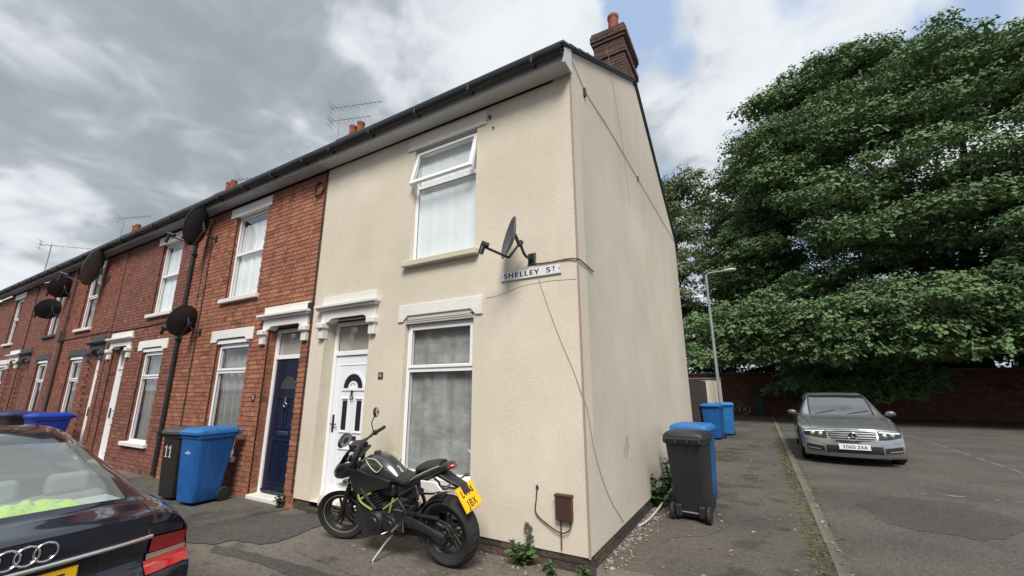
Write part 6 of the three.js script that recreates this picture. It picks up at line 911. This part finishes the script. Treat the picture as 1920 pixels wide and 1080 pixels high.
  mesh('boot_lid', strip(-0.60, 0.60, (x) => 0.905 - 0.015 * (x / 0.6) ** 2, () => 0.54, surf, 0, 30, 12), paint, car);
  for (const m of [false, true]) mesh('rear_quarter', strip(0.604, 0.872, (x, t) => mix(0.889, 0.73, Math.pow(t, 2.6)), () => 0.54, surf, -0.003, 12, 12, m), paint, car);
  mesh('rear_bumper', strip(-0.872, 0.872, () => 0.537, () => 0.26, surf, 0.002, 34, 8), paint, car);
  mesh('chrome_strip', (() => { const q = []; for (let i = 0; i <= 20; i++) { const x = mix(-0.62, 0.62, i / 20); q.push([x, 0.757, surf(x, 0.757) + 0.008]); } const g = tube(q, 0.015, 8, 40); return g; })(), std([0.78, 0.76, 0.73], 0.18, { metalness: 1 }), car);
  for (const m of [false, true]) {
    const t = sub('tail_light', car), off = 0.012, c = phy([0.36, 0.006, 0.012], 0.12, { clearcoat: 1 });
    mesh('red_lens', strip(0.625, 0.862, (x, q) => mix(0.748, 0.722, q), (x, q) => mix(0.655, 0.640, q), surf, off, 14, 5, m), c, t); mesh('clear_strip', strip(0.61, 0.866, (x, q) => mix(0.650, 0.637, q), (x, q) => mix(0.615, 0.612, q), surf, off + 0.002, 14, 2, m), phy([0.34, 0.22, 0.18], 0.25, { clearcoat: 0.5 }), t); mesh('red_lens', strip(0.595, 0.868, (x, q) => mix(0.612, 0.609, q), (x, q) => mix(0.545, 0.545, q), surf, off, 14, 5, m), c, t);
  }
  { const b = sub('ring_badge', car), y = 0.835; for (let k = 0; k < 4; k++) { const x = (k - 1.5) * 0.072, g = new THREE.TorusGeometry(0.047, 0.0058, 8, 40); g.translate(x, y, surf(x, y) + 0.008); mesh('ring', g, M.chrome, b); } }
  mesh('plate_recess', strip(-0.36, 0.36, () => 0.735, () => 0.575, surf, 0.004, 16, 4), trim, car);
  { const n = sub('number_plate', car), y = 0.662; mesh('backing', new THREE.BoxGeometry(0.52, 0.112, 0.008).translate(0, y, surf(0, y) + 0.012), phy([0.60, 0.40, 0.02], 0.4), n); mesh('lettering', new THREE.PlaneGeometry(0.51, 0.104).translate(0, y, surf(0, y) + 0.018), std([1, 1, 1], 0.4, { map: canvasTex(512, 108, (c) => { c.fillStyle = '#e0ad1a'; c.fillRect(0, 0, 512, 108); c.fillStyle = '#17130a'; c.textAlign = 'right'; c.font = 'bold 92px sans-serif'; c.fillText('HF', 470, 88); }) }), n); }
  // boot seams, interior
  mesh('boot_seam', both((m) => tube([0.46, 0.3, 0.12, 0.03].map((L, k) => [(m ? -1 : 1) * [0.655, 0.64, 0.62, 0.605][k], [0.948, 0.927, 0.909, 0.888][k], -L - bow(0.62, L) + 0.001]), 0.003, 5)), trim, car);
  mesh('parcel_shelf', bx(-0.62, 0.62, 0.90, 0.92, -0.95, -0.50), std([0.58, 0.60, 0.58], 0.9), car); mesh('cabin_floor', bx(-0.72, 0.72, 0.5, 0.52, -3.2, -0.95), M.blackMatt, car);
  for (const x of [-0.42, 0.05, 0.42]) mesh('rear_headrest', rb(x - 0.12, x + 0.12, 0.95, 1.10, -1.12, -1.02, 0.04, 3), std([0.20, 0.205, 0.205], 0.8), car); mesh('rear_seat', rb(-0.64, 0.64, 0.5, 0.96, -1.18, -0.98, 0.06, 3), std([0.20, 0.205, 0.205], 0.8), car);
  for (const x of [-0.36, 0.36]) mesh('front_seat', merge(rb(x - 0.24, x + 0.24, 0.5, 1.02, -2.28, -2.12, 0.06, 3), rb(x - 0.12, x + 0.12, 1.04, 1.2, -2.26, -2.16, 0.04, 3)), std([0.20, 0.205, 0.205], 0.8), car);
}
{
  const v = thing('hi_vis_vest', 'crumpled fluorescent yellow vest lying on the rear shelf of the dark blue car', 'vest', [-2.76, 0.825, 3.06]);
  const g = new THREE.PlaneGeometry(0.30, 0.72, 30, 60); g.rotateX(-Math.PI / 2); const p = g.attributes.position; for (let i = 0; i < p.count; i++) { const x = p.getX(i), z = p.getZ(i), n = fbm(x * 9 + 3, z * 9 + 8, 4, 5), e = clamp(1 - Math.pow(Math.abs(x) / 0.15, 4)) * clamp(1 - Math.pow(Math.abs(z) / 0.36, 6)); p.setXYZ(i, x + (n - 0.5) * 0.05, 0.012 + e * (0.008 + sstep(0.3, 0.8, n) * 0.05) + 0.022 * Math.abs(Math.sin(z * 15 + x * 26 + n * 7)) * e, z + 0.05 * (fbm(x * 5, z * 5, 2, 19) - 0.5)); } g.computeVertexNormals();
  mesh('fabric', g, std([0.50, 0.72, 0.06], 0.85), v); const band = tube([...Array(12).keys()].map((k) => { const z = -0.3 + k * 0.055; return [0.02 + 0.02 * Math.sin(k), 0.075 + 0.02 * Math.sin(k * 1.7), z]; }), 0.012, 6); band.scale(1, 0.6, 1); mesh('reflective_band', band, std([0.6, 0.6, 0.6], 0.4), v);
}
renderer.render(scene, camera);
